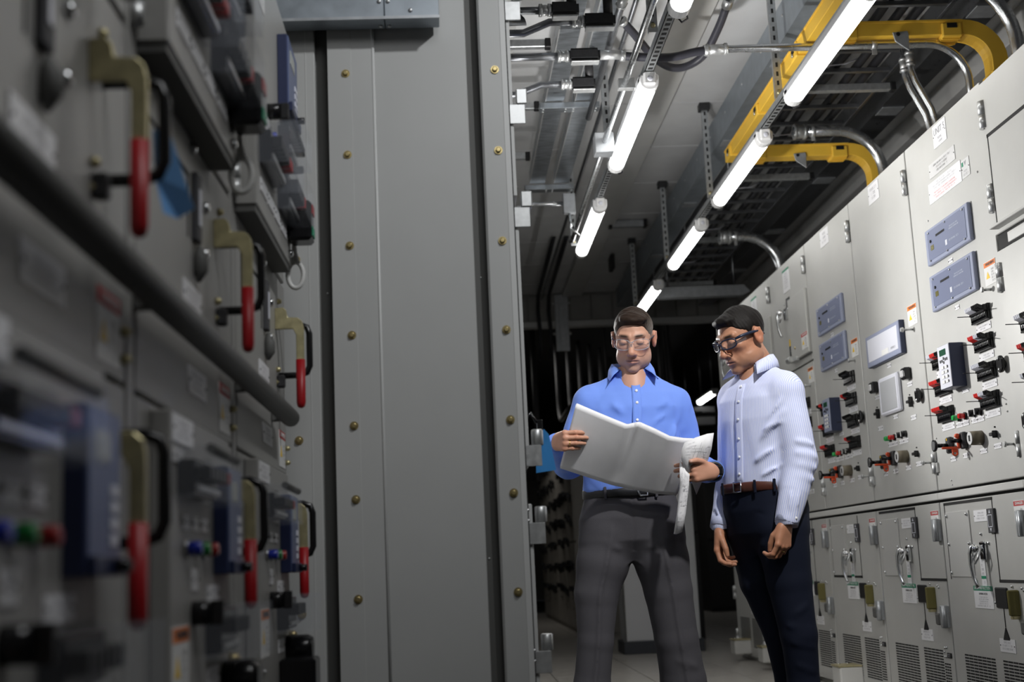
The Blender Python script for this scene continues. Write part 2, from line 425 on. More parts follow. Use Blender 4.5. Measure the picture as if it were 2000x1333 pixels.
def keyswitch(par, u, z, tall=False):
    h = .05 if tall else .03
    def f(): return MB().box(-.005, .005, -.02, 0, -h/2, h/2).box(-.016, .016, -.028, -.012, -.007, .007)
    o = part('key_switch', tall, f, 'black', par, (u, 0, z), bevel=.002)
    return o
def latch_bolt(par, u, z, p=.04):
    def f(): return MB().cyl((0, 0, 0), (0, -p*.8, 0), .006, 8).tube([(0, -p*.8, 0), (0, -p, 0)], [.012, .010], 10)
    return part('latch_bolt', p, f, 'zinc', par, (u, 0, z))
def hinge(par, u, z0, z1, leaf=.03, r=.015, m='zinc', y=-.008):
    h = z1-z0; left = u < .3
    u = max(u, r+.001) if left else min(u, PITCH-r-.001)
    def f():
        b = MB().cyl((0, y, 0), (0, y, h*.485), r, 12).cyl((0, y, h*.515), (0, y, h), r, 12).cyl((0, y, -.004), (0, y, h+.004), r*.45, 8)
        b.box(*((0, leaf) if left else (-leaf, 0)), y-.002, 0, .004, h*.48)
        return b
    return part('hinge', (round(h, 3), leaf, r, m, left), f, m, par, (u, 0, z0))
def butt_hinge(par, u, z0, z1):
    """wide half round hinge seen on the lower doors"""
    h = z1-z0
    return part('butt_hinge', round(h, 3), lambda: MB().cyl((0, -.014, 0), (0, -.014, h), .017, 12).box(-.012, .03, -.03, 0, .003, h-.003).cyl((.022, -.022, .004), (.022, -.022, h-.004), .012, 10), 'galv_soft', par, (u, 0, z0))
def oval_key(par, u, z):
    o = part('key_plug', 0, lambda: MB().prism([(-.028, -.02), (-.012, -.034), (.012, -.034), (.028, -.02), (.028, .02), (.012, .034), (-.012, .034), (-.028, .02)], 'y', -.026, -.012).cyl((0, 0, 0), (0, -.013, 0), .018, 12), 'black_gloss', par, (u, 0, z), bevel=.004)
    for s in (-1, 1): screw(o, 0, s*.022, .008, 'chrome', -.026)
    return o
def lever(par, u, z):
    """chrome lift handle with a bent arm; hangs down from the boss"""
    def boss(): return MB().box(-.024, .024, -.018, 0, -.040, .040).cyl((0, -.016, .010), (0, -.050, .010), .016, 14).cyl((-.016, -.040, .010), (.010, -.040, .010), .018, 12)
    o = part('lift_handle', 0, boss, 'chrome', par, (u, 0, z), bevel=.006)
    part('handle_arm', 0, lambda: MB().tube([(0, -.040, .022), (-.012, -.052, .016), (-.020, -.058, -.01), (-.022, -.060, -.055), (-.017, -.057, -.10), (-.005, -.050, -.135), (.002, -.046, -.150)], [.012, .012, .011, .0085, .008, .0085, .010], 10), 'chrome', o)
    part('handle_loop', 0, lambda: MB().tube([(.02, -.03, .01), (.022, -.045, -.03), (.0, -.05, -.05), (-.022, -.045, -.03), (-.02, -.03, 0)], .005, 8), 'steel', o)
    for (a, b) in ((-.028, .07), (.042, .03), (-.045, .02)): screw(o, a, b, .008, 'chrome', 0, .008)
    return o
def vent(par, u0, u1, z0, z1, seed=0):
    w, h = u1-u0, z1-z0; n = int(h/.0128)
    def f():
        b = MB(); rng = random.Random(seed); cols = max(3, int(w/.042)); cw = w/cols
        for r in range(n):
            z = h - (r+.5)*.0128
            for c in range(cols): b.box(c*cw+.003, (c+1)*cw-.003, -.0012, .002, z-.0034, z+.0034)
        return b
    return part('vent_slots', (round(w, 2), round(h, 2)), f, 'gap', par, (u0, 0, z0), kind='stuff')
def lines(par, segs, w=.006, m='gap', y=-.0016, name='door_gasket'):
    b = MB()
    for (a, z, c, d, *ww) in segs:
        k = (ww[0] if ww else w)/2
        b.box(min(a, c)-k, max(a, c)+k, y, .001, min(z, d)-k, max(z, d)+k)
    return build(name, b, m, par)
def slab(par, name, u0, u1, z0, z1, m='gear', y0=0.0, y1=.022, bev=.003):
    return build(name, MB().box(u0, u1, y0, y1, z0, z1), m, par, bev)
PITCH = .9115
def right_cabinet(y_left, label, depth=.9):
    c = thing('switchgear_cabinet', label, 'cabinet', (XR, y_left, 0), -math.pi/2, 'right hand row of switchgear cabinets')
    build('body', MB().box(0, PITCH, .032, depth, 0, 2.652), 'gear', c, .002)
    build('door_rebate', MB().box(.001, PITCH-.001, .022, .032, .02, 2.648), 'gap', c)
    build('middle_rail', MB().box(0, PITCH, -.004, .022, .993, 1.024), 'gear_light', c, .003)
    return c
def lower_front(c, seed, panel=1, lines_=(), box=False):
    slab(c, 'lower_door', .007, PITCH-.007, .03, .980)
    lines(c, lines_)
    if panel:
        pl = build('cover_panel', MB().box(.073, .338, -.005, 0, .648, .932), 'gear_metallic', c, .001)
        for a in (.09, .322):
            for b in (.665, .79, .915): screw(pl, a, b, .0085, 'chrome', -.005, .009)
    nameplate(c, .39, .538, .879, .927, 3, seed)
    d = build('position_window', MB().box(.548, .616, -.012, 0, .828, .928), 'print', c, .002)
    def wf():
        b = MB()
        for q in ((.56, .604, .852, .855), (.56, .604, .900, .903), (.56, .563, .852, .903), (.601, .604, .852, .903)): b.box(q[0], q[1], -.014, -.012, q[2], q[3])
        for s in (1, -1):
            zc = .878 + s*.036
            b.prism([(.574, zc-.005), (.59, zc-.005), (.582, zc+s*.009)] if s > 0 else [(.574, zc+.005), (.582, zc-.009), (.59, zc+.005)], 'y', -.014, -.012)
        return b
    part('window_frame', 0, wf, 'relay_white', d)
    sticker(c, 'danger', .795, .892, .857, .947)
    st = nameplate(c, .405, .455, .597, .745, 6, seed+1, dots=False, name='handle_label')
    part('green_band', 'hl', lambda: MB().box(-.024, .024, -.0032, 0, -.03, -.018), 'safety_green', st)
    lever(c, .472, .757)
    sg = nameplate(c, .307, .503, .518, .611, 0, seed, dots=False, name='instruction_sign')
    part('header_band', 'sg', lambda: MB().box(-.098, .098, -.0034, 0, .027, .0465), 'safety_green', sg)
    lettering(sg, 'SAFETY INSTRUCTIONS', .017, 'white', 0, -.0040, .037, 0, .98)
    lettering(sg, 'LEVERING ACCESS', .012, 'print', 0, -.0031, .014, 0, .9)
    part('lettering', ('sg', 1), lambda: scrawl(.17, .045, 5, random.Random(8), .9, .004), 'print_grey', sg, (0, -.0031, -.018))
    build('shutter_plate', MB().box(.536, .652, -.008, 0, .524, .608), 'black', c, .004)
    for q in ((.524, .545), (.664, .545), (.70, .612), (.792, .606), (.81, .598)): screw(c, q[0], q[1], .007, 'chrome', 0, .008)
    h = build('amber_guard', MB().prism([(.705, -.0), (.728, -.040), (.742, -.040), (.758, 0)], 'z', .50, .60), 'amber', c, .004)
    build('guard_foot', MB().box(.718, .745, -.03, 0, .486, .50), 'yellow_zinc', h, .002)
    lines(c, [(.594, .452, .594, .522)], .007, name='pointer_line')
    build('pointer_triangle', MB().prism([(.565, .398), (.628, .398), (.596, .448)], 'y', -.004, 0), 'black', c)
    nameplate(c, .522, .672, .349, .402, 3, seed+2)
    lk = build('lock_hasp', MB().box(.80, .842, -.03, 0, .43, .482), 'gear_dark', c, .006)
    screw(lk, .82, .497, .009, 'chrome', 0, .012); screw(lk, .835, .424, .007, 'chrome', 0, .01); screw(c, .765, .436, .006, 'chrome')
    butt_hinge(c, PITCH-.036, .42, .52); butt_hinge(c, PITCH-.036, .806, .908)
    tg = build('black_tag', MB().box(.838, .885, -.006, 0, .284, .308), 'black', c, .002)
    for q in ((.812, .327), (.836, .329), (.803, .309), (.806, .288), (.822, .288)): screw(tg, q[0], q[1], .0065, 'chrome', 0, .008)
    part('lettering', 'bt', lambda: scrawl(.04, .016, 2, random.Random(2)), 'relay_white', tg, (.861, -.0065, .296))
    vent(c, .125, .457, .10, .318); vent(c, .53, .78, .10, .318, 1)
    vent(c, .785, .86, .10, .262, 2)
    if box:
        b = build('lock_box', MB().box(.30, .46, -.13, 0, .05, .155), 'gear_light', c, .008)
        build('box_lid', MB().box(.30, .46, -.135, -.005, .155, .163), 'yellow_zinc', b, .001)
        build('box_face', MB().box(.295, .30, -.125, -.01, .06, .145), 'plate', b)
        for k in (-.10, -.05): part('screw', 'bx', lambda: MB().dome((0, 0, 0), .009, .007, (0, 0, 1)), 'chrome', b, (.34, k, .163))
def upper_unit5(c, kind):
    """relay door of the two look-alike relay cabinets; kind 'near' or 'far'"""
    slab(c, 'upper_door', .007, PITCH-.007, 1.036, 2.652)
    relay(c, .20, .70, 2.038, 2.202); relay(c, .20, .70, 1.826, 1.988)
    nameplate(c, .405, .452, 2.003, 2.022, 1, 1); nameplate(c, .425, .47, 1.79, 1.81, 1, 2)
    sticker(c, 'warning', .76, .875, 1.822, 1.92)
    latch_bolt(c, .80, 1.803); latch_bolt(c, .855, 1.168)
    if kind == 'near':
        W1 = (0, 1, 2, 3, 4)
        R = [dict(white=(0, 1, 2, 3, 4)), dict(red=(0, 1, 2, 3), white=(4, 5, 6)), dict(white=(0, 1, 2, 3, 4, 5)), dict(red=(0, 1, 2), white=(3, 4, 5, 6))]
        Lf = [dict(white=(0, 1, 2), red=(3, 4, 5, 6)), dict(red=tuple(range(7))), dict(red=tuple(range(7)), white=())]
        fr = 'relay_white'
    else:
        R = [dict(), dict(red=(0, 1, 2)), dict(), dict(red=(0, 1, 2))]
        Lf = [dict(red=(3, 4, 5, 6)), dict(red=tuple(range(6))), dict(red=tuple(range(7)))]
        fr = 'relay_face'
    for i, q in enumerate(R): test_switch(c, .618, 1.688-.119*i, seed=i, **q)
    for i, q in enumerate(Lf): test_switch(c, .132, 1.57-.1205*i, seed=i+2, **q)
    keypad(c, .327, 1.455, front=fr)
    nameplate(c, .405, .478, 1.428, 1.446, 1, 1)
    oval_key(c, .86, 1.487)
    pilot(c, .342, 1.331, 'lamp_green'); pilot(c, .412, 1.331, 'lamp_red'); knob(c, .507, 1.331); knob(c, .572, 1.331)
    for i, (a, b) in enumerate(((.303, .372), (.376, .443), (.473, .536), (.540, .605))): nameplate(c, a, b, 1.289, 1.313, 1, i, ink='print_grey')
    handles(c)
def handles(c):
    control_switch(c, .225, 1.222); control_switch(c, .385, 1.228, True); reel(c, .555, 1.222)
    for i, (a, b) in enumerate(((.20, .26), (.345, .41), (.53, .60))): nameplate(c, a, b, 1.150+.003*i, 1.172+.003*i, 1, i+1, ink='print_grey')
    keyswitch(c, .71, 1.222); screw(c, .70, 1.252, .004, 'black'); nameplate(c, .675, .745, 1.163, 1.185, 1, 3, ink='print_grey')
def upper_screens(c):
    slab(c, 'upper_door', .007, PITCH-.007, 1.036, 2.652)
    sticker(c, 'warning', .752, .874, 1.825, 1.923); latch_bolt(c, .80, 1.806, .06); latch_bolt(c, .855, 1.168)
    s = build('operator_screen', MB().box(.176, .69, -.026, 0, 1.712, 1.876), 'relay_side', c, .003)
    build('screen_frame', MB().box(.178, .688, -.029, -.024, 1.714, 1.874), 'relay_face', s, .003)
    build('screen_glass', MB().box(.205, .66, -.0305, -.027, 1.738, 1.856), 'relay_white', s, .002)
    build('screen_label', MB().box(.42, .52, -.0315, -.030, 1.742, 1.768), 'white', s)
    part('lettering', 'scr', lambda: scrawl(.085, .018, 1, random.Random(1)), 'print', s, (.59, -.0312, 1.757))
    nameplate(c, .40, .455, 1.68, 1.70, 1, 1, ink='print_grey')
    t = build('touch_panel', MB().box(.297, .577, -.024, 0, 1.447, 1.638), 'relay_white', c, .008)
    build('panel_glass', MB().box(.325, .556, -.0255, -.022, 1.463, 1.618), 'screen_grey', t, .002)
    nameplate(c, .42, .485, 1.418, 1.438, 1, 2, ink='print_grey')
    for i, u in enumerate((.205, .695)):
        r = build('rocker_switch', MB().box(u-.03, u+.03, -.034, 0, 1.58, 1.638), 'black_gloss', c, .006)
        build('rocker', MB().box(u-.026, u+.014, -.040, -.03, 1.592, 1.626), 'plate_steel', r, .004)
        nameplate(c, u-.035, u+.03, 1.548, 1.568, 1, i, ink='print_grey')
        keyswitch(c, u+.005, 1.472, True); screw(c, u-.02, 1.508, .004, 'black'); nameplate(c, u-.03, u+.04, 1.385, 1.408, 1, i+2, ink='print_grey')
    oval_key(c, .83, 1.486)
    pilot(c, .345, 1.33, 'lamp_green'); pilot(c, .41, 1.33, 'lamp_red'); knob(c, .507, 1.331); knob(c, .572, 1.331)
    for i, (a, b) in enumerate(((.31, .375), (.379, .443), (.474, .534), (.538, .598))): nameplate(c, a, b, 1.288, 1.31, 1, i, ink='print_grey')
    handles(c)
def upper_plain(c, kind):
    """upper compartment with its own small breaker door above, relay door below"""
    slab(c, 'upper_panel', .007, PITCH-.007, 1.94, 2.652)
    d = build('breaker_door', MB().box(.50, .905, -.02, 0, 1.985, 2.385), 'gear', c, .004)
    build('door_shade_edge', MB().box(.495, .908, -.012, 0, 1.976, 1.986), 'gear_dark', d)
    sticker(c, 'danger', .765, .90, 2.018, 2.118, -.02)
    slab(c, 'lower_relay_door', .007, PITCH-.007, 1.036, 1.93)
    sticker(c, 'warning', .78, .893, 1.805, 1.90); latch_bolt(c, .81, 1.79)
    p = nameplate(c, .37, .53, 2.455, 2.605, 7, 1, dots=False, name='green_headed_label', ink='print_grey')
    part('header_band', 'gh', lambda: MB().box(-.08, .08, -.0034, 0, .062, .075), 'safety_green', p)
    nameplate(c, .405, .495, 2.352, 2.415, 2, 2, m='black', ink='relay_white', dots=False, name='black_plate')
    g = nameplate(c, .475, .565, 2.228, 2.34, 4, 2, dots=False, name='side_label', ink='print_grey')
    part('green_band', 'sd', lambda: MB().box(-.045, .045, -.0034, 0, -.012, -.003), 'safety_green', g)
    lever(c, .40, 2.315)
    y = build('yellow_tag', MB().box(.41, .50, -.004, 0, 2.10, 2.144), 'warn_yellow', c)
    nameplate(c, .40, .50, 2.036, 2.10, 3, 3, m='black', ink='relay_white', dots=False, name='black_plate')
    k = build('padlock_hasp', MB().box(.50, .645, -.03, 0, 1.975, 2.0).cyl((.48, -.04, 1.995), (.56, -.04, 1.995), .02, 10), 'zinc', c, .003)
    screw(k, .60, 2.06, .01, 'brass', -.02)
    hinge(c, PITCH-.004, 2.475, 2.585)
# ----------------------------------------------------------------- the right row
YB = 5.894
c = right_cabinet(YB + .0, 'grey switchgear cabinet with a UNIT 5 plate and white keypad relay', )
upper_unit5(c, 'near')
nameplate(c, .376, .527, 2.537, 2.638, 2, 1, text=[('UNIT 5', .042, .018)])
nameplate(c, .291, .594, 2.423, 2.487, 3, 2, m='plate_steel', ink='print')
pp = nameplate(c, .262, .64, 2.311, 2.404, 0, 3, m='plate')
part('lettering', 'pl3a', lambda: scrawl(.33, .035, 3, random.Random(3)), 'print_grey', pp, (0, -.0031, .022)); part('lettering', 'pl3b', lambda: scrawl(.33, .036, 3, random.Random(6)), 'print_red', pp, (0, -.0031, -.02))
p4 = nameplate(c, .648, .731, 2.314, 2.393, 2, 4, m='plate_steel', text=[('V', .03, .02)])
part('green_mark', 'vm', lambda: MB().box(-.036, -.02, -.0034, 0, .012, .03), 'safety_green', p4)
screw(c, .80, 2.30, .005, 'plate_steel'); screw(c, .215, 2.25, .005, 'plate_steel')
for q in ((.83, 1.33), (.835, 1.30), (.05, 1.27), (.05, 1.25), (.18, 1.07), (.185, 1.05)): screw(c, q[0], q[1], .004, 'plate_steel')
lower_front(c, 1, 1, [(.06, .969, .588, .969, .012), (.06, .64, .06, .969), (.588, .636, .588, .969), (.588, .633, .905, .633, .012)])
hinge(c, -.004, 1.112, 1.212); 
c = right_cabinet(YB + PITCH, 'grey switchgear cabinet with blank screens and a touch panel, between the two relay cabinets')
upper_screens(c)
nameplate(c, .357, .519, 2.539, 2.636, 3, 5, text=None, ink='print_grey')
lower_front(c, 5, 1, [(.06, .969, .588, .969, .012), (.588, .636, .588, .969), (.588, .633, .905, .633, .012)])
hinge(c, -.004, 1.112, 1.212); hinge(c, PITCH-.002, 2.44, 2.56)
c = right_cabinet(YB + 2*PITCH, 'grey switchgear cabinet with blue relay panels and a blue keypad relay')
upper_unit5(c, 'far')
nameplate(c, .357, .522, 2.537, 2.634, 3, 6, ink='print_grey')
lower_front(c, 6, 1, [(.06, .64, .588, .64, .012), (.06, .64, .06, .969), (.588, .636, .588, .969)], True)
hinge(c, -.004, 1.112, 1.212); hinge(c, PITCH-.002, 2.44, 2.56)
c = right_cabinet(YB + 3*PITCH, 'grey switchgear cabinet with a chrome lift handle and yellow tag on its upper panel')
upper_plain(c, 1)
for i in range(4): test_switch(c, .62, 1.66-.12*i, red=(0, 1, 2) if i == 3 else (), seed=i)
control_switch(c, .64, 1.225); control_switch(c, .46, 1.225)
for i in range(3): nameplate(c, .44+.09*i, .51+.09*i, 1.14, 1.168, 1, i)
lower_front(c, 3, 0, [(.575, .53, .575, .98)], True)
hinge(c, -.004, 1.112, 1.212)
for i in (4, 5):
    c = right_cabinet(YB + i*PITCH, ['grey switchgear cabinet standing second from the open end of the row', 'grey switchgear cabinet that closes the far end of the row'][i-4])
    upper_plain(c, 2); lower_front(c, 4+i, 0, [(.575, .53, .575, .98)], True)
    hinge(c, -.004, 1.112, 1.212); hinge(c, -.004, .45, .55); hinge(c, -.004, .12, .22)
    control_switch(c, .64, 1.225)
    for k in range(3): test_switch(c, .62, 1.66-.12*k, seed=k)
# nearest cabinet, cut by the picture's edge
c = right_cabinet(YB - PITCH, 'grey switchgear cabinet with a recessed panel in its small top door')
slab(c, 'top_door', .012, PITCH-.004, 1.995, 2.63, y0=-.012)
d = slab(c, 'top_panel', .055, .86, 2.03, 2.395, 'gear', -.014, .0)
lines(c, [(.046, 2.402, .87, 2.402, .014), (.046, 2.022, .046, 2.402, .006)], y=-.0135)
build('shelf_lip', MB().box(.05, .87, -.05, 0, 2.012, 2.022), 'gear_light', c, .002)
build('recess', MB().box(.01, .90, -.001, .02, 1.936, 1.994), 'gap', c)
build('recess_plate', MB().box(.11, .80, -.006, 0, 1.944, 1.986), 'gear_metallic', c, .002)
slab(c, 'relay_door', .012, PITCH-.004, 1.034, 1.93, 'gear', -.012)
for i, z in enumerate((1.572, 1.46, 1.347)): test_switch(c, .16, z, seed=i, **[dict(white=(0, 1, 2, 3)), dict(red=(0, 1, 2)), dict(white=(0, 1))][i])
oval_key(c, .12, 1.24)
for z0 in (2.44, 2.09, 1.765): hinge(c, .0, z0, z0+.115, .02, .022)
hinge(c, -.004, 1.112, 1.212)
nameplate(c, .40, .56, 2.50, 2.61, 3, 2)
lower_front(c, 8, 1, [(.06, .969, .588, .969, .012), (.06, .64, .06, .969)])
# taller rear boxes on top of the row
for i in range(4):
    t = thing('busbar_box', ['grey box on top of the nearest cabinets, behind their doors', 'grey box on the cabinet tops behind the UNIT 5 plate', 'grey box on the cabinet tops behind the yellow duct elbows', 'grey box on the cabinet tops at the far end of the row'][i], 'box', (XR+.62, 10.2-1.75*(3-i)-.2, 2.653), -math.pi/2, 'boxes along the top of the right hand row')
    t.location.y = 4.9 + 1.75*i
    build('casing', MB().box(-.86, .86, 0, .28, 0, .30), 'gear', t, .003)
    for s in (-.62, .1): build('side_strap', MB().box(s, s+.06, -.02, 0, 0, .30), 'gear_dark', t, .002)
# ================================================================= the left row (door face looks along +x)
def breaker_handle(par, u, dz=0.0):
    def f(): return MB().prism([(0, 1.50), (-.022, 1.502), (-.030, 1.494), (-.034, 1.474), (-.062, 1.472), (-.073, 1.462), (-.077, 1.444), (-.077, 1.34), (-.056, 1.34), (-.056, 1.425), (-.048, 1.442), (0, 1.442)], 'x', -.006, .006)
    o = part('breaker_handle', 0, f, 'yellow_zinc', par, (u, 0, dz), bevel=.0015)
    part('red_grip', 0, lambda: MB().tube([(0, -.0665, 1.357), (0, -.0665, 1.24), (0, -.0665, 1.229), (0, -.0665, 1.225)], [.0125, .0125, .010, .004], 12), 'red', o, label='red rubber grip')
    return o
def loop_handle(par, u, dz=0.0):
    pts = [(0, 0, 1.325), (0, -.055, 1.325), (0, -.076, 1.332), (0, -.084, 1.35), (0, -.084, 1.44), (0, -.078, 1.458), (0, -.058, 1.466), (0, 0, 1.466)]
    return part('loop_handle', 0, lambda: MB().tube(pts, .009, 10), 'black_gloss', par, (u, 0, dz))
def clear_cover(par, u0, u1, z0, z1, p, y=0.0, name='clear_cover'):
    """thin clear plastic cover over a device"""
    t = .003
    def f():
        b = MB().box(u0, u1, y-p, y-p+t, z0, z1).box(u0, u1, y-p+t, y, z1-t, z1).box(u0, u1, y-p+t, y, z0, z0+t)
        return b.box(u0, u0+t, y-p+t, y, z0+t, z1-t).box(u1-t, u1, y-p+t, y, z0+t, z1-t)
    return build(name, f(), 'clear', par)
def push_button(par, u, z, m, y=0.0):
    o = part('push_button', m, lambda: MB().tube([(0, 0, 0), (0, -.024, 0), (0, -.027, 0)], [.0115, .0115, .009], 12), m, par, (u, y, z))
    part('collar', 'pb', lambda: MB().cyl((0, 0, 0), (0, -.006, 0), .014, 12), 'steel', o)
    return o
def blue_relay(par, u0, u1, z0, z1, y, p=.026):
    o = build('meter_relay', MB().box(u0, u1, y-p, y, z0, z1), 'relay_dark', par, .002)
    w, h = u1-u0, z1-z0
    build('front', MB().box(u0+.003, u1-.003, y-p-.003, y-p+.002, z0+.003, z1-.003), 'relay_left', o, .0015)
    build('display', MB().box(u0+w*.2, u0+w*.65, y-p-.0045, y-p-.002, z0+h*.68, z0+h*.86), 'lcd_grey', o, .001)
    for i in range(4): build('label_key', MB().box(u0+w*.66, u0+w*.88, y-p-.005, y-p-.002, z0+h*(.18+.1*i), z0+h*(.25+.1*i)), 'relay_white', o, .0005)
    build('lower_cover', MB().box(u0+.001, u1-.001, y-p-.012, y-p-.002, z0, z0+h*.12), 'relay_dark', o, .002)
    build('knob', MB().cyl((u0+w*.6, y-p-.01, z0+h*.06), (u0+w*.6, y-p-.03, z0+h*.06), .009, 10), 'black_gloss', o)
    return o
def knife_block(par, u0, z0, w, h, y, n=6, red=1):
    """test switch of the left row: black block with finger blades"""
    o = build('test_switch', MB().box(u0, u0+w, y-.028, y, z0, z0+h), 'black_gloss', par, .002)
    for i in range(n):
        a = u0 + w*(i+.15)/n; b = u0 + w*(i+.85)/n
        build('blade', MB().box(a, b, y-.052, y-.028, z0+h*.45, z0+h*.8), 'red' if i >= n-red else 'black', o, .002)
    build('terminal_strip', MB().box(u0+.004, u0+w-.004, y-.034, y-.028, z0+h*.12, z0+h*.26), 'steel', o, .001)
    return o
def rotary(par, u, z, y):
    o = build('rotary_switch', MB().cyl((u, y, z), (u, y-.03, z), .02, 14), 'black_gloss', par)
    build('grip', MB().box(u-.006, u+.006, y-.05, y-.03, z-.02, z+.02), 'black', o, .002)
    return o
def left_cabinet(y0, label, seed, nearest=False):
    c = thing('switchgear_cabinet', label, 'cabinet', (XL, y0, 0), math.pi/2, 'left hand row of switchgear cabinets')
    L = .9141
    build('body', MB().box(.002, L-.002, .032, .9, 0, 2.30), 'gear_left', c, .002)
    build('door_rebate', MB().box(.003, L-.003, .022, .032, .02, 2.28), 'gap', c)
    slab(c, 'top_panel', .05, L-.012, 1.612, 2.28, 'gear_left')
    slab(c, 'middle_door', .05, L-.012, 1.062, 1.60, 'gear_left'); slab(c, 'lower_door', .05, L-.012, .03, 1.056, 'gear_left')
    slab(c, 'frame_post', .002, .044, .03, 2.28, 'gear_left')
    # ---- projecting top door with its relays
    t = slab(c, 'top_door', .045, .668, 1.605, 2.27, 'gear_left', -.05, 0, .003)
    yt = -.05
    build('underside_shade', MB().box(.05, .664, -.046, 0, 1.590, 1.604), 'gear_dark', t)  # dark strip stands in for the shaded underside of the door
    blue_relay(c, .434, .632, 1.965, 2.175, yt)
    rotary(c, .25, 1.895, yt); nameplate(c, .20, .28, 1.855, 1.872, 1, seed, yt)
    push_button(c, .205, 1.815, 'button_blue', yt); push_button(c, .285, 1.812, 'button_green', yt)
    nameplate(c, .18, .23, 1.835, 1.85, 1, 1, yt)
    nameplate(c, .26, .31, 1.835, 1.85, 1, 2, yt)
    knife_block(c, .43, 1.855, .16, .07, yt, 6, 0); clear_cover(c, .42, .60, 1.845, 1.935, .07, yt)
    knife_block(c, .09, 1.72, .22, .075, yt, 7, 2); clear_cover(c, .08, .33, 1.712, 1.81, .075, yt)
    knife_block(c, .40, 1.70, .2, .09, yt, 5, 1); clear_cover(c, .39, .625, 1.69, 1.80, .07, yt)
    for i in range(4): nameplate(c, .10+.12*i, .20+.12*i, 1.655, 1.685, 2, seed+i, yt)
    b = build('relay_case', MB().box(.585, .66, -.115, yt, 1.66, 1.77), 'black_gloss', c, .008)
    build('flag_red', MB().box(.60, .645, -.118, -.114, 1.735, 1.76), 'red', b); build('flag_green', MB().box(.60, .645, -.118, -.114, 1.675, 1.70), 'safety_green', b)
    screw(c, .625, 1.632, .011, 'chrome', yt, .012)
    sticker(c, 'danger', .08, .20, 2.12, 2.24, yt)
    # ---- ring pull hanging from the corner of the top door
    rg = build('ring_pull', MB().tube([(.69, -.056, 1.69), (.69, -.057, 1.65), (.69, -.058, 1.622)], [.006, .008, .013], 8), 'gear_light', c)
    build('ring', MB().tube([(.69, -.059+.021*math.sin(a), 1.588+.036*math.cos(a)) for a in [2*math.pi*i/20 for i in range(21)]], .0065, 8), 'gear_light', rg)
    hinge(c, .016, 1.62, 1.69, .02, .012)
    # ---- middle door: drawn outline, breaker handle, plates
    lines(c, [(.13, 1.515, .44, 1.515, .008), (.44, 1.40, .44, 1.515, .006), (.13, 1.40, .13, 1.515, .006)])
    pw = build('position_window', MB().box(.475, .515, -.012, 0, 1.40, 1.53), 'print', c, .002)
    build('window_slot', MB().box(.487, .503, -.014, -.01, 1.43, 1.50), 'relay_white', pw)
    ol = build('pointer_handle', MB().tube([(.50, -.008, 1.395), (.50, -.012, 1.37), (.50, -.012, 1.345), (.50, -.008, 1.325)], [.004, .014, .014, .004], 10), 'gear_dark', c)
    for q in ((.475, 1.575), (.59, 1.40), (.60, 1.495)): screw(c, q[0], q[1], .012, 'chrome', 0, .012)
    nameplate(c, .392, .556, 1.262, 1.312, 3, seed)
    breaker_handle(c, .705); loop_handle(c, .775)
    lt = build('latch_block', MB().box(.715, .74, -.022, 0, 1.285, 1.32), 'black_cast', c, .004)
    for q in ((.722, 1.30), (.722, 1.335), (.755, 1.53), (.755, 1.50)): screw(c, q[0], q[1], .008, 'yellow_zinc', 0, .012)
    # ---- face below the rail
    nameplate(c, .437, .603, 1.112, 1.161, 3, seed+3)
    sticker(c, 'danger', .745, .87, 1.073, 1.177)
    for z in (1.095, 1.135): screw(c, .885, z, .008, 'yellow_zinc', 0, .014)
    # ---- projecting lower relay box
    yb = -.032
    bx = slab(c, 'lower_relay_door', .145, .672, .30, 1.045, 'gear_left', yb, 0, .003)
    nameplate(c, .15, .31, .997, 1.041, 3, seed+4, yb); nameplate(c, .155, .23, .965, .985, 1, seed, yb)
    knife_block(c, .19, .915, .2, .055, yb, 6, 1); clear_cover(c, .18, .47, .905, .99, .06, yb)
    build('cover_bar', MB().cyl((.19, -.085, .985), (.44, -.085, .985), .008, 10), 'gear_dark', c)
    for i, (u, m) in enumerate(((.255, 'button_blue'), (.33, 'button_green'), (.405, 'button_red'))):
        push_button(c, u, .832, m, yb); nameplate(c, u-.03, u+.03, .862, .885, 2, seed+i, yb)
    blue_relay(c, .498, .64, .79, .983, yb)
    nameplate(c, .30, .35, .765, .80, 2, seed+1, yb); rotary(c, .315, .728, yb)
    nameplate(c, .435, .545, .742, .772, 2, seed+2, yb)
    knife_block(c, .42, .655, .16, .075, yb, 6, 0); clear_cover(c, .41, .64, .645, .738, .085, yb)
    sticker(c, 'warning', .15, .275, .605, .712, yb)
    nameplate(c, .435, .535, .60, .632, 2, seed+3, yb)
    kb = build('relay_case', MB().box(.44, .55, -.12, yb, .47, .585), 'black_gloss', c, .006)
    build('case_lines', MB().box(.552, .56, -.11, -.05, .49, .57), 'print_grey', kb)
    bb = build('reset_case', MB().tube([(.60, yb, .60), (.60, -.085, .60), (.60, -.098, .60)], [.035, .035, .028], 16), 'black_gloss', c)
    screw(c, .66, .632, .013, 'brass', yb, .02)
    screw(c, .19, .575, .006, 'steel', yb); screw(c, .60, .44, .011, 'chrome', yb, .012)
    # ---- lower breaker handle
    breaker_handle(c, .705, -.502); loop_handle(c, .775, -.492)
    build('latch_block', MB().box(.725, .75, -.022, 0, .80, .835), 'black_cast', c, .004)
    return c
left_cabinet(.9665, 'grey switchgear cabinet with the blue paper tag hanging from its loop handle', 1)
left_cabinet(1.8805, 'grey switchgear cabinet standing between two others beneath the long dark rail', 2)
left_cabinet(2.7945, 'grey switchgear cabinet standing against the tall bolted panel', 3)
r = thing('rail', 'long dark grey tube rail running along the left hand cabinets', 'rail', (XL, 0, 0))
build('tube', MB().tube([(.045, .55, 1.192), (.045, 3.44, 1.192)], .0235, 16), 'gear_dark', r)
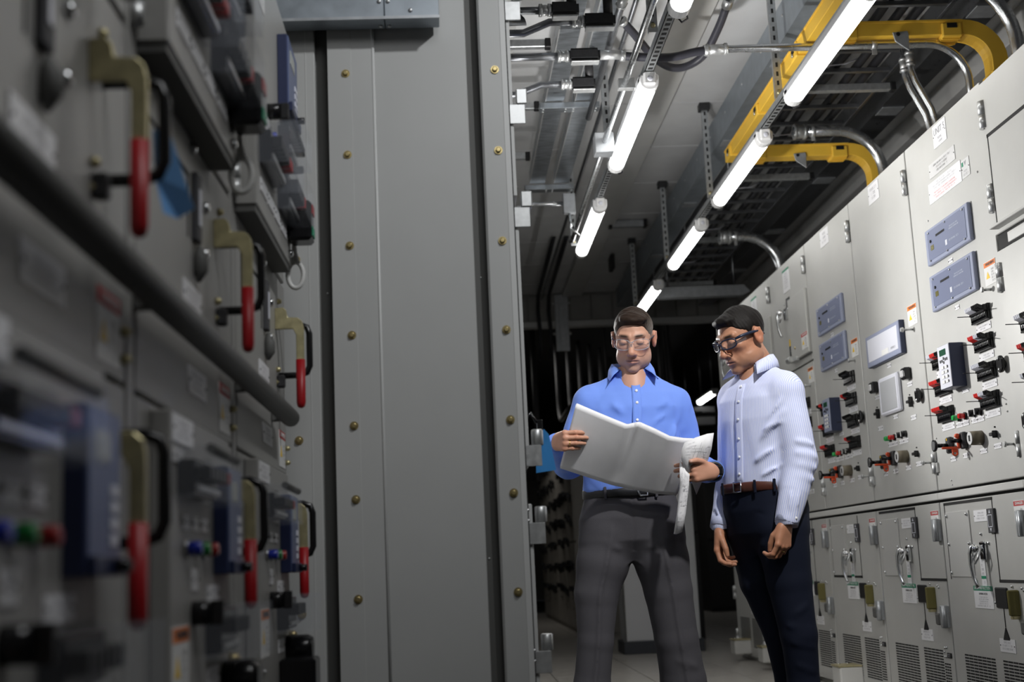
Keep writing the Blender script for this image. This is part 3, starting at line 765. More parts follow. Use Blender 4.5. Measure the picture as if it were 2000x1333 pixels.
for y in (1.0, 1.92, 2.83, 3.40): build('bracket', MB().box(.0005, .03, y-.012, y+.012, 1.18, 1.204), 'gear_dark', r, .002)
# blue paper tag on the nearest loop handle
def paper_tag(name, label, pts, m, loc, hook):
    t = thing(name, label, 'tag', loc)
    n = len(pts); vs = [Vector(p) for p in pts]; nrm = (vs[1]-vs[0]).cross(vs[2]-vs[0]).normalized()*.0007
    b = MB().add([v-nrm for v in vs]+[v+nrm for v in vs], [tuple(range(n)), tuple(range(2*n-1, n-1, -1))]+[(i, (i+1) % n, n+(i+1) % n, n+i) for i in range(n)])
    build('paper', b, m, t); build('string', MB().tube(hook, .0016, 6), 'white', t)
    return t
paper_tag('paper_tag', 'crumpled pale blue paper tag hanging from a black loop handle', [(-.012, .0, -.012), (.010, .004, -.012), (.026, .05, -.085), (.030, .072, -.105), (.010, .060, -.123), (-.004, .03, -.122), (-.012, .01, -.075)], 'tag_blue2', (XL+.080, 1.742, 1.408), [(-.004, .0, .0), (.004, .002, -.014)])
# ================================================================= the tall block whose bolted side panel faces the camera
YP = 3.76
bk = thing('switchgear_block', 'tall grey switchgear block with a bolted side panel and dark vertical gaps', 'cabinet', (0, YP, 0))
build('body', MB().box(-1.35, XB-.003, .06, 4.9, 0, 2.66), 'block', bk, .002)
build('gap_shade', MB().box(-.372, -.316, .03, .06, .02, 2.64).box(.086, .142, .03, .06, .02, 2.64), 'gear_dark', bk)  # dark colour stands in for the shade inside the recesses
build('side_panel', MB().box(-.190, .0915, .0, .06, .02, 2.66), 'block', bk, .003)
sp = build('corner_post', MB().box(-.3275, -.19, -.012, .06, .02, 2.66), 'block', bk, .005)
build('post_bend', MB().box(-.3275, -.256, -.0135, -.011, .03, 2.65), 'block', sp, .001)
build('panel_bead', MB().cyl((-.19, -.010, .02), (-.19, -.010, 2.66), .005, 10), 'block_edge', bk)
fr = build('front_post', MB().box(.130, .212, -.012, .06, .02, 2.66), 'block', bk, .006)
build('post_bend', MB().box(.197, .214, -.0135, -.010, .03, 2.65), 'block_edge', fr, .001)
wp = build('wall_strip', MB().box(-1.35, -.3665, -.004, .06, .02, 2.66), 'block', bk, .003)
build('strip_bend', MB().box(-.395, -.3935, -.0052, -.003, .03, 2.65), 'block_edge', wp)
for u in (-.273, .177, -.432):
    for z in (2.266, 2.011, 1.732, 1.464, 1.199, .988, .709, .43, .17):
        if u < -.4 and z not in (1.732, 1.199, .709, 2.266): continue
        zz = z - (.035 if u < -.4 else 0)
        b = part('bolt', 'blk', lambda: MB().cyl((0, 0, 0), (0, -.002, 0), .0125, 16).tube([(0, -.002, 0), (0, -.008, 0), (0, -.010, 0)], [.0085, .0085, .006], 6), 'brass', bk, (u, -.0136 if u > -.4 else -.004, zz))
for u, z in ((.110, 1.632), (.1, .806), (-.345, 1.60)): part('rivet', 'blk', lambda: MB().dome((0, 0, 0), .003, .003), 'zinc', bk, (u, .03, z))
# front doors (face +x) and their hinge knuckles, seen edge on
for i, (z0, z1, y0, y1) in enumerate(((.12, .96, .10, .95), (1.07, 1.86, .10, .95), (1.90, 2.60, .10, .95), (.12, .96, 1.0, 1.85), (1.07, 1.86, 1.0, 1.85), (1.90, 2.60, 1.0, 1.85), (.12, 2.60, 1.9, 2.8), (.12, 2.60, 2.85, 3.75), (.12, 2.60, 3.8, 4.8))):
    d = build('front_door', MB().box(XB-.003, XB+.024, y0, y1, z0, z1), 'block_edge', bk, .003)
    build('door_gasket', MB().box(XB-.003, XB+.012, y0-.03, y0, z0-.02, z1+.02), 'gap', d)
for z in (2.47, 2.13, 1.80, 1.07, .842, .474):
    h = build('hinge_leaf', MB().box(XB-.002, XB+.060, .09, .094, z, z+.062), 'zinc', bk, .001)
    build('hinge_knuckle', MB().box(XB+.034, XB+.068, .085, .125, z+.062, z+.112) if z > 1.5 else MB().cyl((XB+.05, .11, z+.062), (XB+.05, .11, z+.11), .018, 12), 'zinc', h, .003)
for z in (.60, .57, 1.0, .97): part('screw', 'bk2', lambda: MB().dome((0, 0, 0), .005, .004), 'steel', bk, (XB+.010, .07, z-.06))
pk = build('padlock', MB().box(.268, .285, .20, .225, 1.16, 1.22).tube([(.268, .212, 1.21), (.25, .212, 1.24), (.234, .212, 1.22)], .005, 8), 'black_gloss', bk, .003)
paper_tag('paper_tag', 'flat bright blue paper tag hanging from a padlock by the steel hinges', [(-.02, 0, .012), (.008, 0, .028), (.022, .004, .012), (.040, .012, -.098), (-.022, .012, -.105)], 'tag_blue', (.283, YP+.235, 1.165), [(-.004, -.01, .03), (.0, .0, .02)])
# galvanised duct over the left row
du = thing('cable_duct', 'wide galvanised steel duct hung against the tall bolted panel', 'duct', (0, 0, 0))
build('duct_body', MB().box(-1.2, -.1495, 3.660, YP-.026, 2.400, 2.95), 'duct_steel', du, .002)
build('duct_end_piece', MB().box(-.1475, .0145, 3.660, YP-.026, 2.400, 2.95), 'duct_steel', du, .002)
build('bottom_lip', MB().box(-1.2, .016, 3.655, 3.660, 2.398, 2.407), 'galv_soft', du)
for x in (-.162, -.136):
    for z in (2.455, 2.61): part('screw', 'du', lambda: MB().dome((0, 0, 0), .007, .006), 'zinc', du, (x, 3.660, z))
    part('screw', 'du2', lambda: MB().dome((0, 0, 0), .007, .006, (0, 0, -1)), 'zinc', du, (x, 3.71, 2.400))
part('screw', 'du', lambda: MB(), 'zinc', du, (-.07, 3.660, 2.425))
# ================================================================= ceiling services
def run_light(name, label, x, y0, y1, z, group, sensor=True, rods=None):
    t = thing(name, label, 'light', (x, y0, z), 0, group); L = y1-y0
    pr = [(-.045, .035), (-.045, .0), (-.040, -.02), (-.026, -.034), (-.008, -.040), (.008, -.040), (.026, -.034), (.040, -.02), (.045, 0), (.045, .035)]
    lens = [(-.041, .01)] + [(p[0]*.93, p[1]) for p in pr[1:9]] + [(.041, .01)]
    build('diffuser', MB().prism(lens[::-1], 'y', .07, L-.07), 'lens', t)
    build('housing', MB().box(-.045, .045, .02, L-.02, .011, .045), 'lamp_body', t, .003)
    for a, b in ((0, .07), (L-.07, L)): build('end_cap', MB().prism(pr[::-1], 'y', a, b), 'lens_end', t, .004)
    if sensor:
        s = build('sensor_cap', MB().box(-.03, .03, -.022, 0, -.02, .045), 'lens_end', t, .008)
        build('sensor_eye', MB().dome((0, -.022, .008), .014, .006), 'relay_white', s)
    if rods:
        for q in (.2, L-.2): build('hanging_rod', MB().cyl((0, q, .045), (0, q, rods-z), .008, 8), 'emt_dull', t)
    build('power_cable', MB().tube([(.03, L-.01, .0), (.045, L+.04, -.02), (.03, L+.09, -.015), (.01, L+.1, .02), (.0, L+.03, .035)], .004, 6), 'rubber', t)
    return t
G = 'tube lights along the aisle'
for i, (a, b) in enumerate(((3.70, 5.0), (5.797, 7.118), (7.909, 9.175))):
    run_light('tube_light', ['bright tube light beside the crossing black hose', 'bright tube light below the looped hose, next to the galvanised box', 'bright tube light at the far end of the shorter light line'][i], 1.0, a, b, 3.0, G)
for i, (a, b) in enumerate(((4.87, 6.17), (6.755, 8.05), (8.59, 9.85), (10.51, 11.8))):
    run_light('tube_light', ['long bright tube light in front of the yellow duct', 'bright tube light at the corner of the yellow duct', 'bright tube light beyond the yellow duct, before the galvanised cross beam', 'bright tube light just above the hair of the man in plain blue'][i], 1.78, a, b, 3.03, G)
run_light('tube_light', 'small bright tube light far behind between the two men', 3.62, 17.4, 18.6, 3.0, G, False, 3.848)
run_light('tube_light', 'tiny bright tube light far behind beside the blue shirt sleeve', 3.62, 19.4, 20.6, 3.0, G, False, 3.848)
def slots(par, x0, x1, ys, z, m='gap', name='slot_row', h=.0015):
    b = MB()
    for y in ys: b.box(x0, x1, y-.011, y+.011, z-h, z+h)
    return build(name, b, m, par, kind='stuff')
def track(label, x, z, y0, y1):
    t = thing('light_track', label, 'track', (x, 0, z))
    build('channel', MB().box(-.021, .021, y0, y1, 0, .004).box(-.021, -.018, y0, y1, 0, .04).box(.018, .021, y0, y1, 0, .04), 'strut', t)
    slots(t, -.011, .011, [y0+.05*i for i in range(1, int((y1-y0)/.05))], 0)
    return t
track('perforated steel track that carries the shorter line of tube lights', 1.0, 3.047, 3.0, 9.2)
track('perforated steel track that carries the longer line of tube lights', 1.78, 3.077, 4.2, 12.2)
def hanger(label, x, y, z0, z1=CEIL-.001, group=None):
    t = thing('strut_hanger', label, 'strut', (x, y, z0), 0, group); h = z1-z0
    build('channel', MB().box(-.02, .02, -.003, 0, 0, h).box(-.02, -.017, 0, .02, 0, h).box(.017, .02, 0, .02, 0, h), 'strut', t)
    b = MB()
    for k in range(int(h/.05)): b.box(-.006, .006, -.0042, -.003, .02+.05*k, .045+.05*k)
    build('slot_row', b, 'gap', t, kind='stuff')
    build('top_clamp', MB().box(-.035, .035, -.025, .045, h-.05, h), 'black_cast', t, .003)
    build('foot_bolt', MB().dome((0, -.003, .03), .012, .01), 'yellow_zinc', t)
    return t
HG = 'slotted strut hangers'
for y, n in ((6.41, 'slotted steel hanger crossed by the long conduit'), (8.26, 'slotted steel hanger at the far end of the yellow duct'), (10.05, 'slotted steel hanger beyond the yellow duct, over a tube light gap'), (11.88, 'slotted steel hanger nearest the far header wall')): hanger(n, 1.78, y, 3.125, group=HG)
for y, n in ((5.22, 'slotted steel hanger behind the black hose crossing'), (6.85, 'slotted steel hanger beside the galvanised trays'), (8.95, 'slotted steel hanger beside the small conduit box')): hanger(n, .93, y, 3.0, group=HG)
def conduit(label, pts, r, m='emt', fittings=(), straps=(), name='conduit', group=None):
    o = Vector(pts[0]); t = thing(name, label, 'conduit', o, 0, group)
    loc = [Vector(p)-o for p in pts]
    build('pipe', MB().tube(loc, r, 12), m, t)
    for (a, b) in fittings:
        a = Vector(a)-o; b = Vector(b)-o
        f = build('coupling', MB().cyl(a, b, r*1.35, 12), 'zinc', t)
        for q in (a, b): build('coupling_nut', MB().cyl(q-(b-a).normalized()*.008, q+(b-a).normalized()*.008, r*1.6, 6), 'zinc', f)
    for s in straps:
        s = Vector(s)-o; build('strap', MB().cyl(s-Vector((.012, 0, 0)), s+Vector((.012, 0, 0)), r*1.15, 12).box(s.x-.012, s.x+.012, s.y-.004, s.y+.0, s.z-r-.03, s.z-r), 'zinc', t)
    return t
def conduit_body(par, x0, x1, y, z, o, turn=True):
    """black cast fitting with a steel cover below"""
    b = build('conduit_body', MB().box(x0-o[0], x1-o[0], y-.03-o[1], y+.03-o[1], z-.032-o[2], z+.032-o[2]), 'black_cast', par, .012, seg=2)
    build('fitting_cover', MB().box(x0+.012-o[0], x1-.006-o[0], y-.026-o[1], y+.026-o[1], z-.040-o[2], z-.032-o[2]), 'zinc', b, .002)
    if turn: build('fitting_neck', MB().cyl((x1-.03-o[0], y-o[1], z+.03-o[2]), (x1-.03-o[0], y-o[1], z+.16-o[2]), .022, 10), 'black_cast', b)
    return b
def bend(p0, p1, p2, r, n=10):
    """polyline with a rounded corner at p1"""
    p0, p1, p2 = Vector(p0), Vector(p1), Vector(p2); a = (p0-p1).normalized(); b = (p2-p1).normalized()
    out = [p0]
    for i in range(n+1):
        q = i/n; A = p1+a*r; B = p1+b*r
        out.append(A*(1-q)**2*1 + p1*2*q*(1-q) + B*q*q if False else (p1 + a*r + b*r - (a*math.sin(q*math.pi/2) + b*math.cos(q*math.pi/2))*r if False else p1 + a*r*(1-math.sin(q*math.pi/2)) + b*r*(1-math.cos(q*math.pi/2))))
    return out + [p2]
# conduit that crosses the whole aisle
TOP = 2.6535
t = conduit('steel conduit crossing the aisle and bending down onto the cabinets', [(1.32, 6.0, 3.23)] + bend((1.4, 6.0, 3.235), (2.62, 6.0, 3.235), (2.62, 6.0, TOP), .2), .019, fittings=[((1.33, 6, 3.232), (1.42, 6, 3.235))], straps=[(2.16, 6.0, 3.235)])
t = conduit('short steel conduit from the block into the black fitting of the long hose', [(.20, 6.0, 3.22), (.63, 6.0, 3.22)], .019, 'emt_dull', fittings=[((.60, 6, 3.22), (.64, 6, 3.22))])
conduit_body(t, .645, .80, 6.0, 3.22, (.20, 6.0, 3.22), False)
build('neck_sleeve', MB().cyl((.60, 0, 0), (.70, 0, 0), .024, 12), 'zinc', t)
def hose(label, pts, r):
    t = thing('black_hose', label, 'hose', pts[0], 0)
    P = [Vector(p)-Vector(pts[0]) for p in pts]; Q = []
    for i in range(len(P)-1):                                     # smooth the line
        a, b, c, d = P[max(i-1, 0)], P[i], P[i+1], P[min(i+2, len(P)-1)]
        for k in range(6):
            u = k/6; Q.append(.5*((2*b)+(c-a)*u+(2*a-5*b+4*c-d)*u*u+(3*b-a-3*c+d)*u**3))
    Q.append(P[-1]); build('hose', MB().tube(Q, r, 12), 'hose', t)
    for a, b in ((Q[0], Q[2]), (Q[-3], Q[-1])): build('end_fitting', MB().cyl(a, b, r*1.3, 12), 'zinc', t)
    return t
hose('black flexible hose running straight across the aisle', [(.90, 6.0, 3.215), (1.0, 6.0, 3.205), (1.15, 6.0, 3.20), (1.26, 6.0, 3.222), (1.33, 6.0, 3.232)], .021)
hose('black flexible hose that sags in a loop below the ceiling', [(.935, 6.12, 3.45), (1.0, 6.2, 3.42), (1.15, 6.42, 3.36), (1.28, 6.5, 3.34), (1.40, 6.45, 3.38), (1.45, 6.25, 3.45), (1.47, 6.05, 3.52)], .021)
conduit('steel conduit rising to the ceiling from the sagging hose', [(1.47, 6.05, 3.52), (1.50, 5.7, 3.62), (1.52, 5.2, 3.66)], .017, fittings=[((1.475, 6.0, 3.535), (1.49, 5.85, 3.575))])
for i, (y, z, xa, xb, xc, lb) in enumerate(((5.42, 3.20, .26, .50, .64, 'bent steel conduit with a black fitting over the topmost block hinge'), (5.56, 3.205, .26, .66, .82, 'bent steel conduit with a black fitting above the long crossing conduit'), (6.3, 3.19, .26, .67, .81, 'bent steel conduit with a black fitting in front of the galvanised trays'))):
    t = conduit(lb, [(.2, y, z-.05), (.40, y, z-.05), (xb-.14, y, z), (xb, y, z)], .018, 'emt_dull', fittings=[((xb-.03, y, z), (xb+.01, y, z))])
    conduit_body(t, xb+.01, xc, y, z, (.2, y, z-.05))
t = conduit('thin steel conduit ending in a small galvanised box', [(.2, 8.27, 3.07), (.45, 8.27, 3.09), (.60, 8.27, 3.12), (.80, 8.27, 3.12)], .014)
build('junction_box', MB().box(.60, .68, -.03, .03, -.02, .11), 'galv_soft', t, .003); build('drop_pipe', MB().tube([(.64, 0, -.02), (.645, 0, -.12), (.70, .05, -.16)], .009, 8), 'emt', t)
# pipes beside the shorter light line
t = conduit('steel pipe running beside the shorter light line up to a galvanised box', [(.88, 4.2, 2.99), (.88, 6.62, 2.99)], .015)
build('junction_box', MB().box(-.05, .05, 2.42, 2.52, -.06, .05), 'galv_soft', t, .003)
build('pipe_clamp', MB().box(-.03, .05, 1.58, 1.62, -.025, .025), 'zinc', t, .002)
conduit('steel pipe beside the shorter light line beyond the galvanised box', [(.88, 6.72, 2.97), (.88, 8.6, 2.95), (.875, 8.66, 2.96)], .015)
conduit('dull steel pipe hanging higher between trays and light line', [(.86, 4.6, 3.31), (.86, 7.1, 3.29)], .018, 'emt_dull', fittings=[((.86, 5.5, 3.303), (.86, 5.6, 3.302))])
conduit('thin steel pipe close to the ceiling behind the galvanised trays', [(1.04, 4.5, 3.62), (1.04, 13.8, 3.62)], .014, 'emt_dull')
# flat galvanised trays
def tray(label, x0, x1, y0, y1, z=3.4):
    t = thing('steel_tray', label, 'tray', (x0, y0, z), 0, 'flat galvanised trays over the block')
    w, L = x1-x0, y1-y0
    build('bottom', MB().box(0, w, 0, L, 0, .004), 'galv', t, .001)
    for a in (0, w-.004): build('side', MB().box(a, a+.004, 0, L, .004, .085), 'galv', t)
    build('lip', MB().box(-.004, .002, 0, L, -.002, .01), 'zinc', t)
    return t
for i, (x0, x1) in enumerate(((.62, .725), (.79, .895))):
    tray('flat galvanised tray on the %s, before the joint plate' % ['block side', 'light line side'][i], x0, x1, 4.3, 7.11)
    tray('flat galvanised tray on the %s, beyond the joint plate' % ['block side', 'light line side'][i], x0, x1, 7.2, 8.74)
for i, y in enumerate((7.115, 8.745)):
    p = thing('joint_plate', ['dark cross plate joining the galvanised trays by the black fittings', 'cross plate at the far end of the galvanised trays'][i], 'plate', (.585, y, 3.36))
    build('plate', MB().box(0, .345, 0, .08, 0, .035), 'galv', p, .002)
    for x in (.02, .15, .195, .325):
        for q in (.02, .06): part('screw', 'jp', lambda: MB().dome((0, 0, 0), .007, .005, (0, 0, -1)), 'zinc', p, (x, q, 0))
def strut_bar(label, x0, x1, y, z, group='cross bars with black end caps', rod=.25):
    t = thing('cross_bar', label, 'strut', (x0, y, z), 0, group)
    build('bar', MB().box(0, x1-x0-.03, -.021, .021, -.021, .021), 'strut', t, .003)
    build('end_cap', MB().box(x1-x0-.03, x1-x0, -.025, .025, -.025, .025), 'black', t, .003)
    build('rod_nut', MB().cyl((rod*(x1-x0), 0, -.045), (rod*(x1-x0), 0, -.021), .012, 6), 'brass', t)
    build('hanging_rod', MB().cyl((rod*(x1-x0), 0, .021), (rod*(x1-x0), 0, CEIL-.003-z), .006, 8), 'emt_dull', t)
    return t
for y, z in ((6.42, 3.46), (7.35, 3.46), (8.3, 3.46)): strut_bar('steel cross bar with a black end cap by the hinges of the block', .14, .60, y, z, 'cross bars over the block')
for y, z in ((5.3, 3.37), (6.95, 3.37), (8.66, 3.37), (10.4, 3.37), (12.1, 3.37)): strut_bar('steel cross bar with a black end cap under the cable ladder', 1.99, 2.60, y, z, 'cross bars under the cable ladder', .025)
# long galvanised beam and cable ladder on the right
t = thing('steel_beam', 'long galvanised channel beam running behind the yellow duct', 'beam', (1.86, 4.2, 3.5))
build('bottom_flange', MB().box(0, .14, 0, 9.6, 0, .006), 'duct_steel', t); build('web', MB().box(0, .006, 0, 9.6, .006, .20), 'duct_steel', t); build('edge_lip', MB().box(.137, .143, 0, 9.6, -.002, .03), 'zinc', t)
for y in (1.2, 2.6, 4.0, 5.5, 7.2): build('splice_plate', MB().box(.02, .12, y, y+.12, -.006, 0), 'galv_soft', t, .002)
for i in range(18): part('screw', 'bm', lambda: MB().dome((0, 0, 0), .008, .005, (-1, 0, 0)), 'zinc', t, (0, .3+.5*i, .12))
t = thing('cable_ladder', 'steel cable ladder with thin rungs over the right hand cabinets', 'cable tray', (2.04, 4.2, 3.5))
for x in (0, .56): build('side_rail', MB().box(x, x+.02, 0, 8.9, -.02, .08), 'emt_dull', t, .002)
for i in range(30): build('rung', MB().box(.02, .56, .1+.3*i, .13+.3*i, -.012, .012), 'emt_dull', t, .002)
for i in range(7):
    y = .25+1.2*i; build('cable_tie', MB().tube([(.1, y, .013), (.16, y+.03, -.02), (.25, y-.02, -.03), (.33, y+.02, .013)], .004, 6), 'relay_white', t)
for i, x in enumerate((2.12, 2.20, 2.30, 2.42, 2.52)):
    k = thing('cable', 'thick black cable lying on the cable ladder', 'cable', (x, 4.2, 3.538), 0, 'black cables on the ladder')
    build('sheath', MB().tube([(random.uniform(-.02, .02), q*1.1, 0) for q in range(9)], .024, 8), 'rubber', k)
t = thing('steel_beam', 'dark steel beam close to the ceiling behind the cable ladder', 'beam', (2.78, 4.0, 3.52))
build('flange', MB().box(0, .16, 0, 10, 0, .008), 'emt_dull', t); build('web', MB().box(.076, .084, 0, 10, .008, .20), 'emt_dull', t)
for i in range(6): build('splice_plate', MB().box(.01, .15, .7+1.5*i, .85+1.5*i, -.006, 0), 'galv_soft', t, .002)
# conduits that bend down onto the right hand row
conduit('thick steel conduit bending down onto the nearest cabinets', bend((1.95, 5.62, 3.42), (2.70, 5.62, 3.42), (2.70, 5.62, TOP), .36), .031, fittings=[((2.70, 5.62, 2.74), (2.70, 5.62, 2.70))])
conduit('pair of thin steel conduits with an offset bend, upper of the two', [(2.50, 6.43, 3.45), (2.50, 6.43, 3.27), (2.52, 6.43, 3.2), (2.59, 6.43, 3.05), (2.605, 6.43, 2.97), (2.605, 6.43, TOP)], .016, fittings=[((2.50, 6.43, 3.36), (2.50, 6.43, 3.30))])
conduit('pair of thin steel conduits with an offset bend, lower of the two', [(2.50, 6.52, 3.45), (2.50, 6.52, 3.27), (2.52, 6.52, 3.2), (2.59, 6.52, 3.05), (2.605, 6.52, 2.97), (2.605, 6.52, TOP)], .016, fittings=[((2.50, 6.52, 3.36), (2.50, 6.52, 3.30))])
conduit('thick steel conduit bending down beside the far yellow elbow', bend((2.18, 7.6, 3.34), (2.72, 7.6, 3.34), (2.72, 7.6, TOP), .28), .032, fittings=[((2.19, 7.6, 3.34), (2.25, 7.6, 3.34))], straps=[(2.30, 7.6, 3.34)])
conduit('thick steel conduit bending down between the far cabinets and the cross beam', bend((2.2, 10.0, 3.29), (2.68, 10.0, 3.29), (2.68, 10.0, TOP), .30), .040, fittings=[((2.21, 10, 3.29), (2.28, 10, 3.29)), ((2.68, 10, 2.72), (2.68, 10, 2.69))], straps=[(2.33, 10.0, 3.29)])
# yellow fibre duct
yd = thing('yellow_duct', 'bright yellow cable duct with two arms bending down onto the cabinets', 'duct', (1.875, 0, 3.26))
W2, HH = .052, .078
def duct_box(name, y0, y1, par): return build(name, MB().box(-W2, W2, y0, y1, 0, HH), 'safety_yellow', par, .003)
for a, b in ((4.0, 5.2), (5.21, 6.15), (6.16, 7.05), (7.06, 7.94)):
    s = duct_box('duct_run', a, b, yd); build('cover_edge', MB().box(-W2-.004, W2+.004, a, b, HH-.012, HH), 'safety_yellow', s, .001)
for y in (5.2, 6.2, 7.05, 7.8):
    k = build('coupler', MB().box(-W2-.012, W2+.012, y-.05, y+.05, -.012, HH*.7), 'safety_yellow', yd, .006)
    build('coupler_clip', MB().box(-W2-.016, -W2-.012, y-.02, y+.02, .02, .045), 'black', k); build('coupler_bolt', MB().cyl((-W2-.014, y, .01), (-W2-.02, y, .01), .01, 6), 'zinc', k)
for j, y in enumerate((6.0, 7.89)):
    arm = build('arm', MB().box(.052, .72, y-W2, y+W2, 0, HH), 'safety_yellow', yd, .003)
    build('arm_cover', MB().box(.052, .72, y-W2-.004, y+W2+.004, HH-.012, HH), 'safety_yellow', arm, .001)
    ro, ri = .21, .13; out = [(.72 + ro*math.sin(q), HH-ro + ro*math.cos(q)) for q in [math.pi/2*i/8 for i in range(9)]]
    inn = [(.72 + ri*math.sin(q), HH-ro + ri*math.cos(q)) for q in [math.pi/2*i/8 for i in range(9)]]
    out.append((.72+ro, TOP-3.26)); inn.append((.72+ri, TOP-3.26))
    build('elbow', MB().prism((out + inn[::-1])[::-1], 'y', y-W2, y+W2), 'safety_yellow', yd, .002)
    for x in (.14, .66):
        k = build('coupler', MB().box(x-.05, x+.05, y-W2-.012, y+W2+.012, -.014, HH*.75), 'safety_yellow', yd, .006)
        build('coupler_clip', MB().box(x-.025, x+.025, y-W2-.016, y-W2-.012, .03, .055), 'black', k)
        for q in range(4): build('coupler_rib', MB().box(x-.045, x+.045, y-W2+.01+.022*q, y-W2+.018+.022*q, -.022, -.012), 'safety_yellow', k, .001)
    k = build('drop_coupler', MB().box(.72+ri-.012, .72+ro+.012, y-W2-.012, y+W2+.012, HH-ro-.16, HH-ro-.06), 'safety_yellow', yd, .006)
    build('coupler_clip', MB().box(.72+ro-.03, .72+ro+.008, y-W2-.016, y-W2-.012, HH-ro-.13, HH-ro-.09), 'black', k)
    b = build('arm_bracket', MB().prism([(.36, .012), (.37, -.035), (.435, -.085), (.44, .0), (.435, .018)], 'y', y-W2-.016, y-W2-.008), 'galv_soft', yd, .002)
    build('bracket_bolt', MB().cyl((.385, y-W2-.016, 0), (.385, y-W2-.022, 0), .010, 8), 'black', b)
# galvanised cross beam far down the aisle
t = thing('steel_beam', 'pale galvanised cross beam behind the last tube light', 'beam', (1.95, 11.6, 3.14))
build('beam', MB().prism([(0, 0), (.78, 0), (.86, .03), (.80, .10), (.02, .10)], 'y', 0, .10), 'galv_soft', t, .003)
for x in (.1, .72): build('hanging_rod', MB().cyl((x, .05, .10), (x, .05, CEIL-.003-3.14), .008, 8), 'emt_dull', t)
# header wall furniture
t = thing('steel_post', 'pale steel post fixed to the far header wall', 'post', (1.30, 14.27, 3.12)); build('post', MB().box(-.075, .075, 0, .03, 0, .64), 'galv_soft', t, .003)
build('post_rib', MB().box(-.03, .03, -.02, 0, 0, .64), 'galv_soft', t, .002)
for z in (.2, .55):
    for x in (-.09, .09): part('screw', 'hp', lambda: MB().dome((0, 0, 0), .018, .012), 'zinc', t, (x, .03, z))
for i, x in enumerate((1.03, 1.15)):
    k = thing('hanging_cable', 'black cable hanging down the far header wall', 'cable', (x, 14.2, CEIL-.01), 0, 'cables on the header wall')
    build('sheath', MB().tube([(0, -2.5, 0), (0, -1.2, -.03), (0, -.15, -.05), (0, 0, -.2), (.015, .03, -.4), (.0, .02, -.75)], .022, 8), 'rubber', k)
t = thing('wall_bracket', 'small black bracket under the ceiling before the header wall', 'bracket', (1.66, 12.4, CEIL-.02)); build('arm', MB().box(-.02, .02, 0, .2, -.14, 0), 'black', t, .004)
t = thing('cross_bar', 'short grey bar with black ends fixed under the far ceiling', 'strut', (1.5, 11.2, CEIL-.07)); build('bar', MB().box(0, .3, -.03, .03, 0, .06), 'galv_soft', t, .004); [build('end_cap', MB().box(a, a+.03, -.035, .035, -.005, .065), 'black', t) for a in (-.02, .29)]
# ================================================================= beyond the men
def far_cabinet(x, y, w, label, rz, h=2.3, dark=False, seed=0):
    c = thing('far_cabinet', label, 'cabinet', (x, y, 0), rz, 'cabinets far behind the men')
    m = 'far_dark' if dark else 'far_gear'; rng = random.Random(seed)
    build('body', MB().box(0, w, .02, .7, 0, h), m, c, .003); build('upper_door', MB().box(.008, w-.008, 0, .02, 1.04, h-.03), m, c, .003); build('lower_door', MB().box(.008, w-.008, 0, .02, .06, 1.02), m, c, .003)
    if not dark:
        for r in range(7):
            for k in range(3):
                if rng.random() < .72:
                    u = .1+.27*k+rng.uniform(-.03, .03); z = .42+.27*r+rng.uniform(-.03, .03)
                    o = build('test_switch', MB().box(u, u+.16, -.02, 0, z, z+.09), 'black', c, .003)
                    build('blades', MB().box(u+.01, u+.15, -.06, -.02, z+.05, z+.11), 'black_gloss', o, .003)
        for k in range(6): screw(c, rng.uniform(.05, w-.05), rng.uniform(.25, .5), .014, 'black')
    return c
for i in range(6): far_cabinet(1.37, 14.95+.92*(i+1), .915, 'dim beige cabinet with black test switches in the row behind the blue tag', -math.pi/2, 2.3, False, i)
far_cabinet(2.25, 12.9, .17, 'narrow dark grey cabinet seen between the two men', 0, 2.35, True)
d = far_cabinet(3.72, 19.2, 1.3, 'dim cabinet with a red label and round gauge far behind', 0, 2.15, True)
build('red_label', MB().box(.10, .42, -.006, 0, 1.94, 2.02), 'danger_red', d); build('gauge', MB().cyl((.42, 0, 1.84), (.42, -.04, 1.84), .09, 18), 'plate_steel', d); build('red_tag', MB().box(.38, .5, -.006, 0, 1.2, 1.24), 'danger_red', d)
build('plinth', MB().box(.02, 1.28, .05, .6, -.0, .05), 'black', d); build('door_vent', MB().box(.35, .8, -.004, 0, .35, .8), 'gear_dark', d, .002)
cl = thing('pale_cabinet', 'pale narrow cabinet on a dark plinth seen between the trouser legs', 'cabinet', (1.42, 11.3, 0))
build('shaft', MB().box(.02, .66, .02, .42, .105, 2.0), 'column', cl, .004); build('plinth', MB().box(-.005, .685, -.005, .445, 0, .105), 'base_dark', cl, .004)
build('corner_strip', MB().box(.008, .022, .008, .022, .105, 2.0), 'gear_dark', cl)
# pipes, rods and boxes hanging in the dim room beyond the header wall
rng = random.Random(11)
for i in range(11):
    x = (.45+.16*i) if i < 5 else 2.35+.09*(i-5); y = 14.8+rng.uniform(0, 4.5); z0 = rng.uniform(1.7, 2.9)
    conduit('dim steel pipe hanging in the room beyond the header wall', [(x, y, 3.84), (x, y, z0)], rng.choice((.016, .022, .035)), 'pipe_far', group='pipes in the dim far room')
for i in range(9):
    y = 15.2+.9*i; z = rng.uniform(2.2, 3.3); x0 = rng.uniform(.2, .5) if i % 2 else rng.uniform(2.2, 2.8)
    t = thing('cross_bar', 'dim steel bar hung across the room beyond the header wall', 'strut', (x0, y, z), 0, 'bars in the dim far room'); L = .75 if i % 2 else rng.uniform(.6, 1.3)
    build('bar', MB().box(0, L, -.03, .03, -.03, .03), 'pipe_far', t, .004); build('hanging_rod', MB().cyl((L*.3, 0, .03), (L*.3, 0, 3.845-z), .01, 8), 'pipe_far', t)
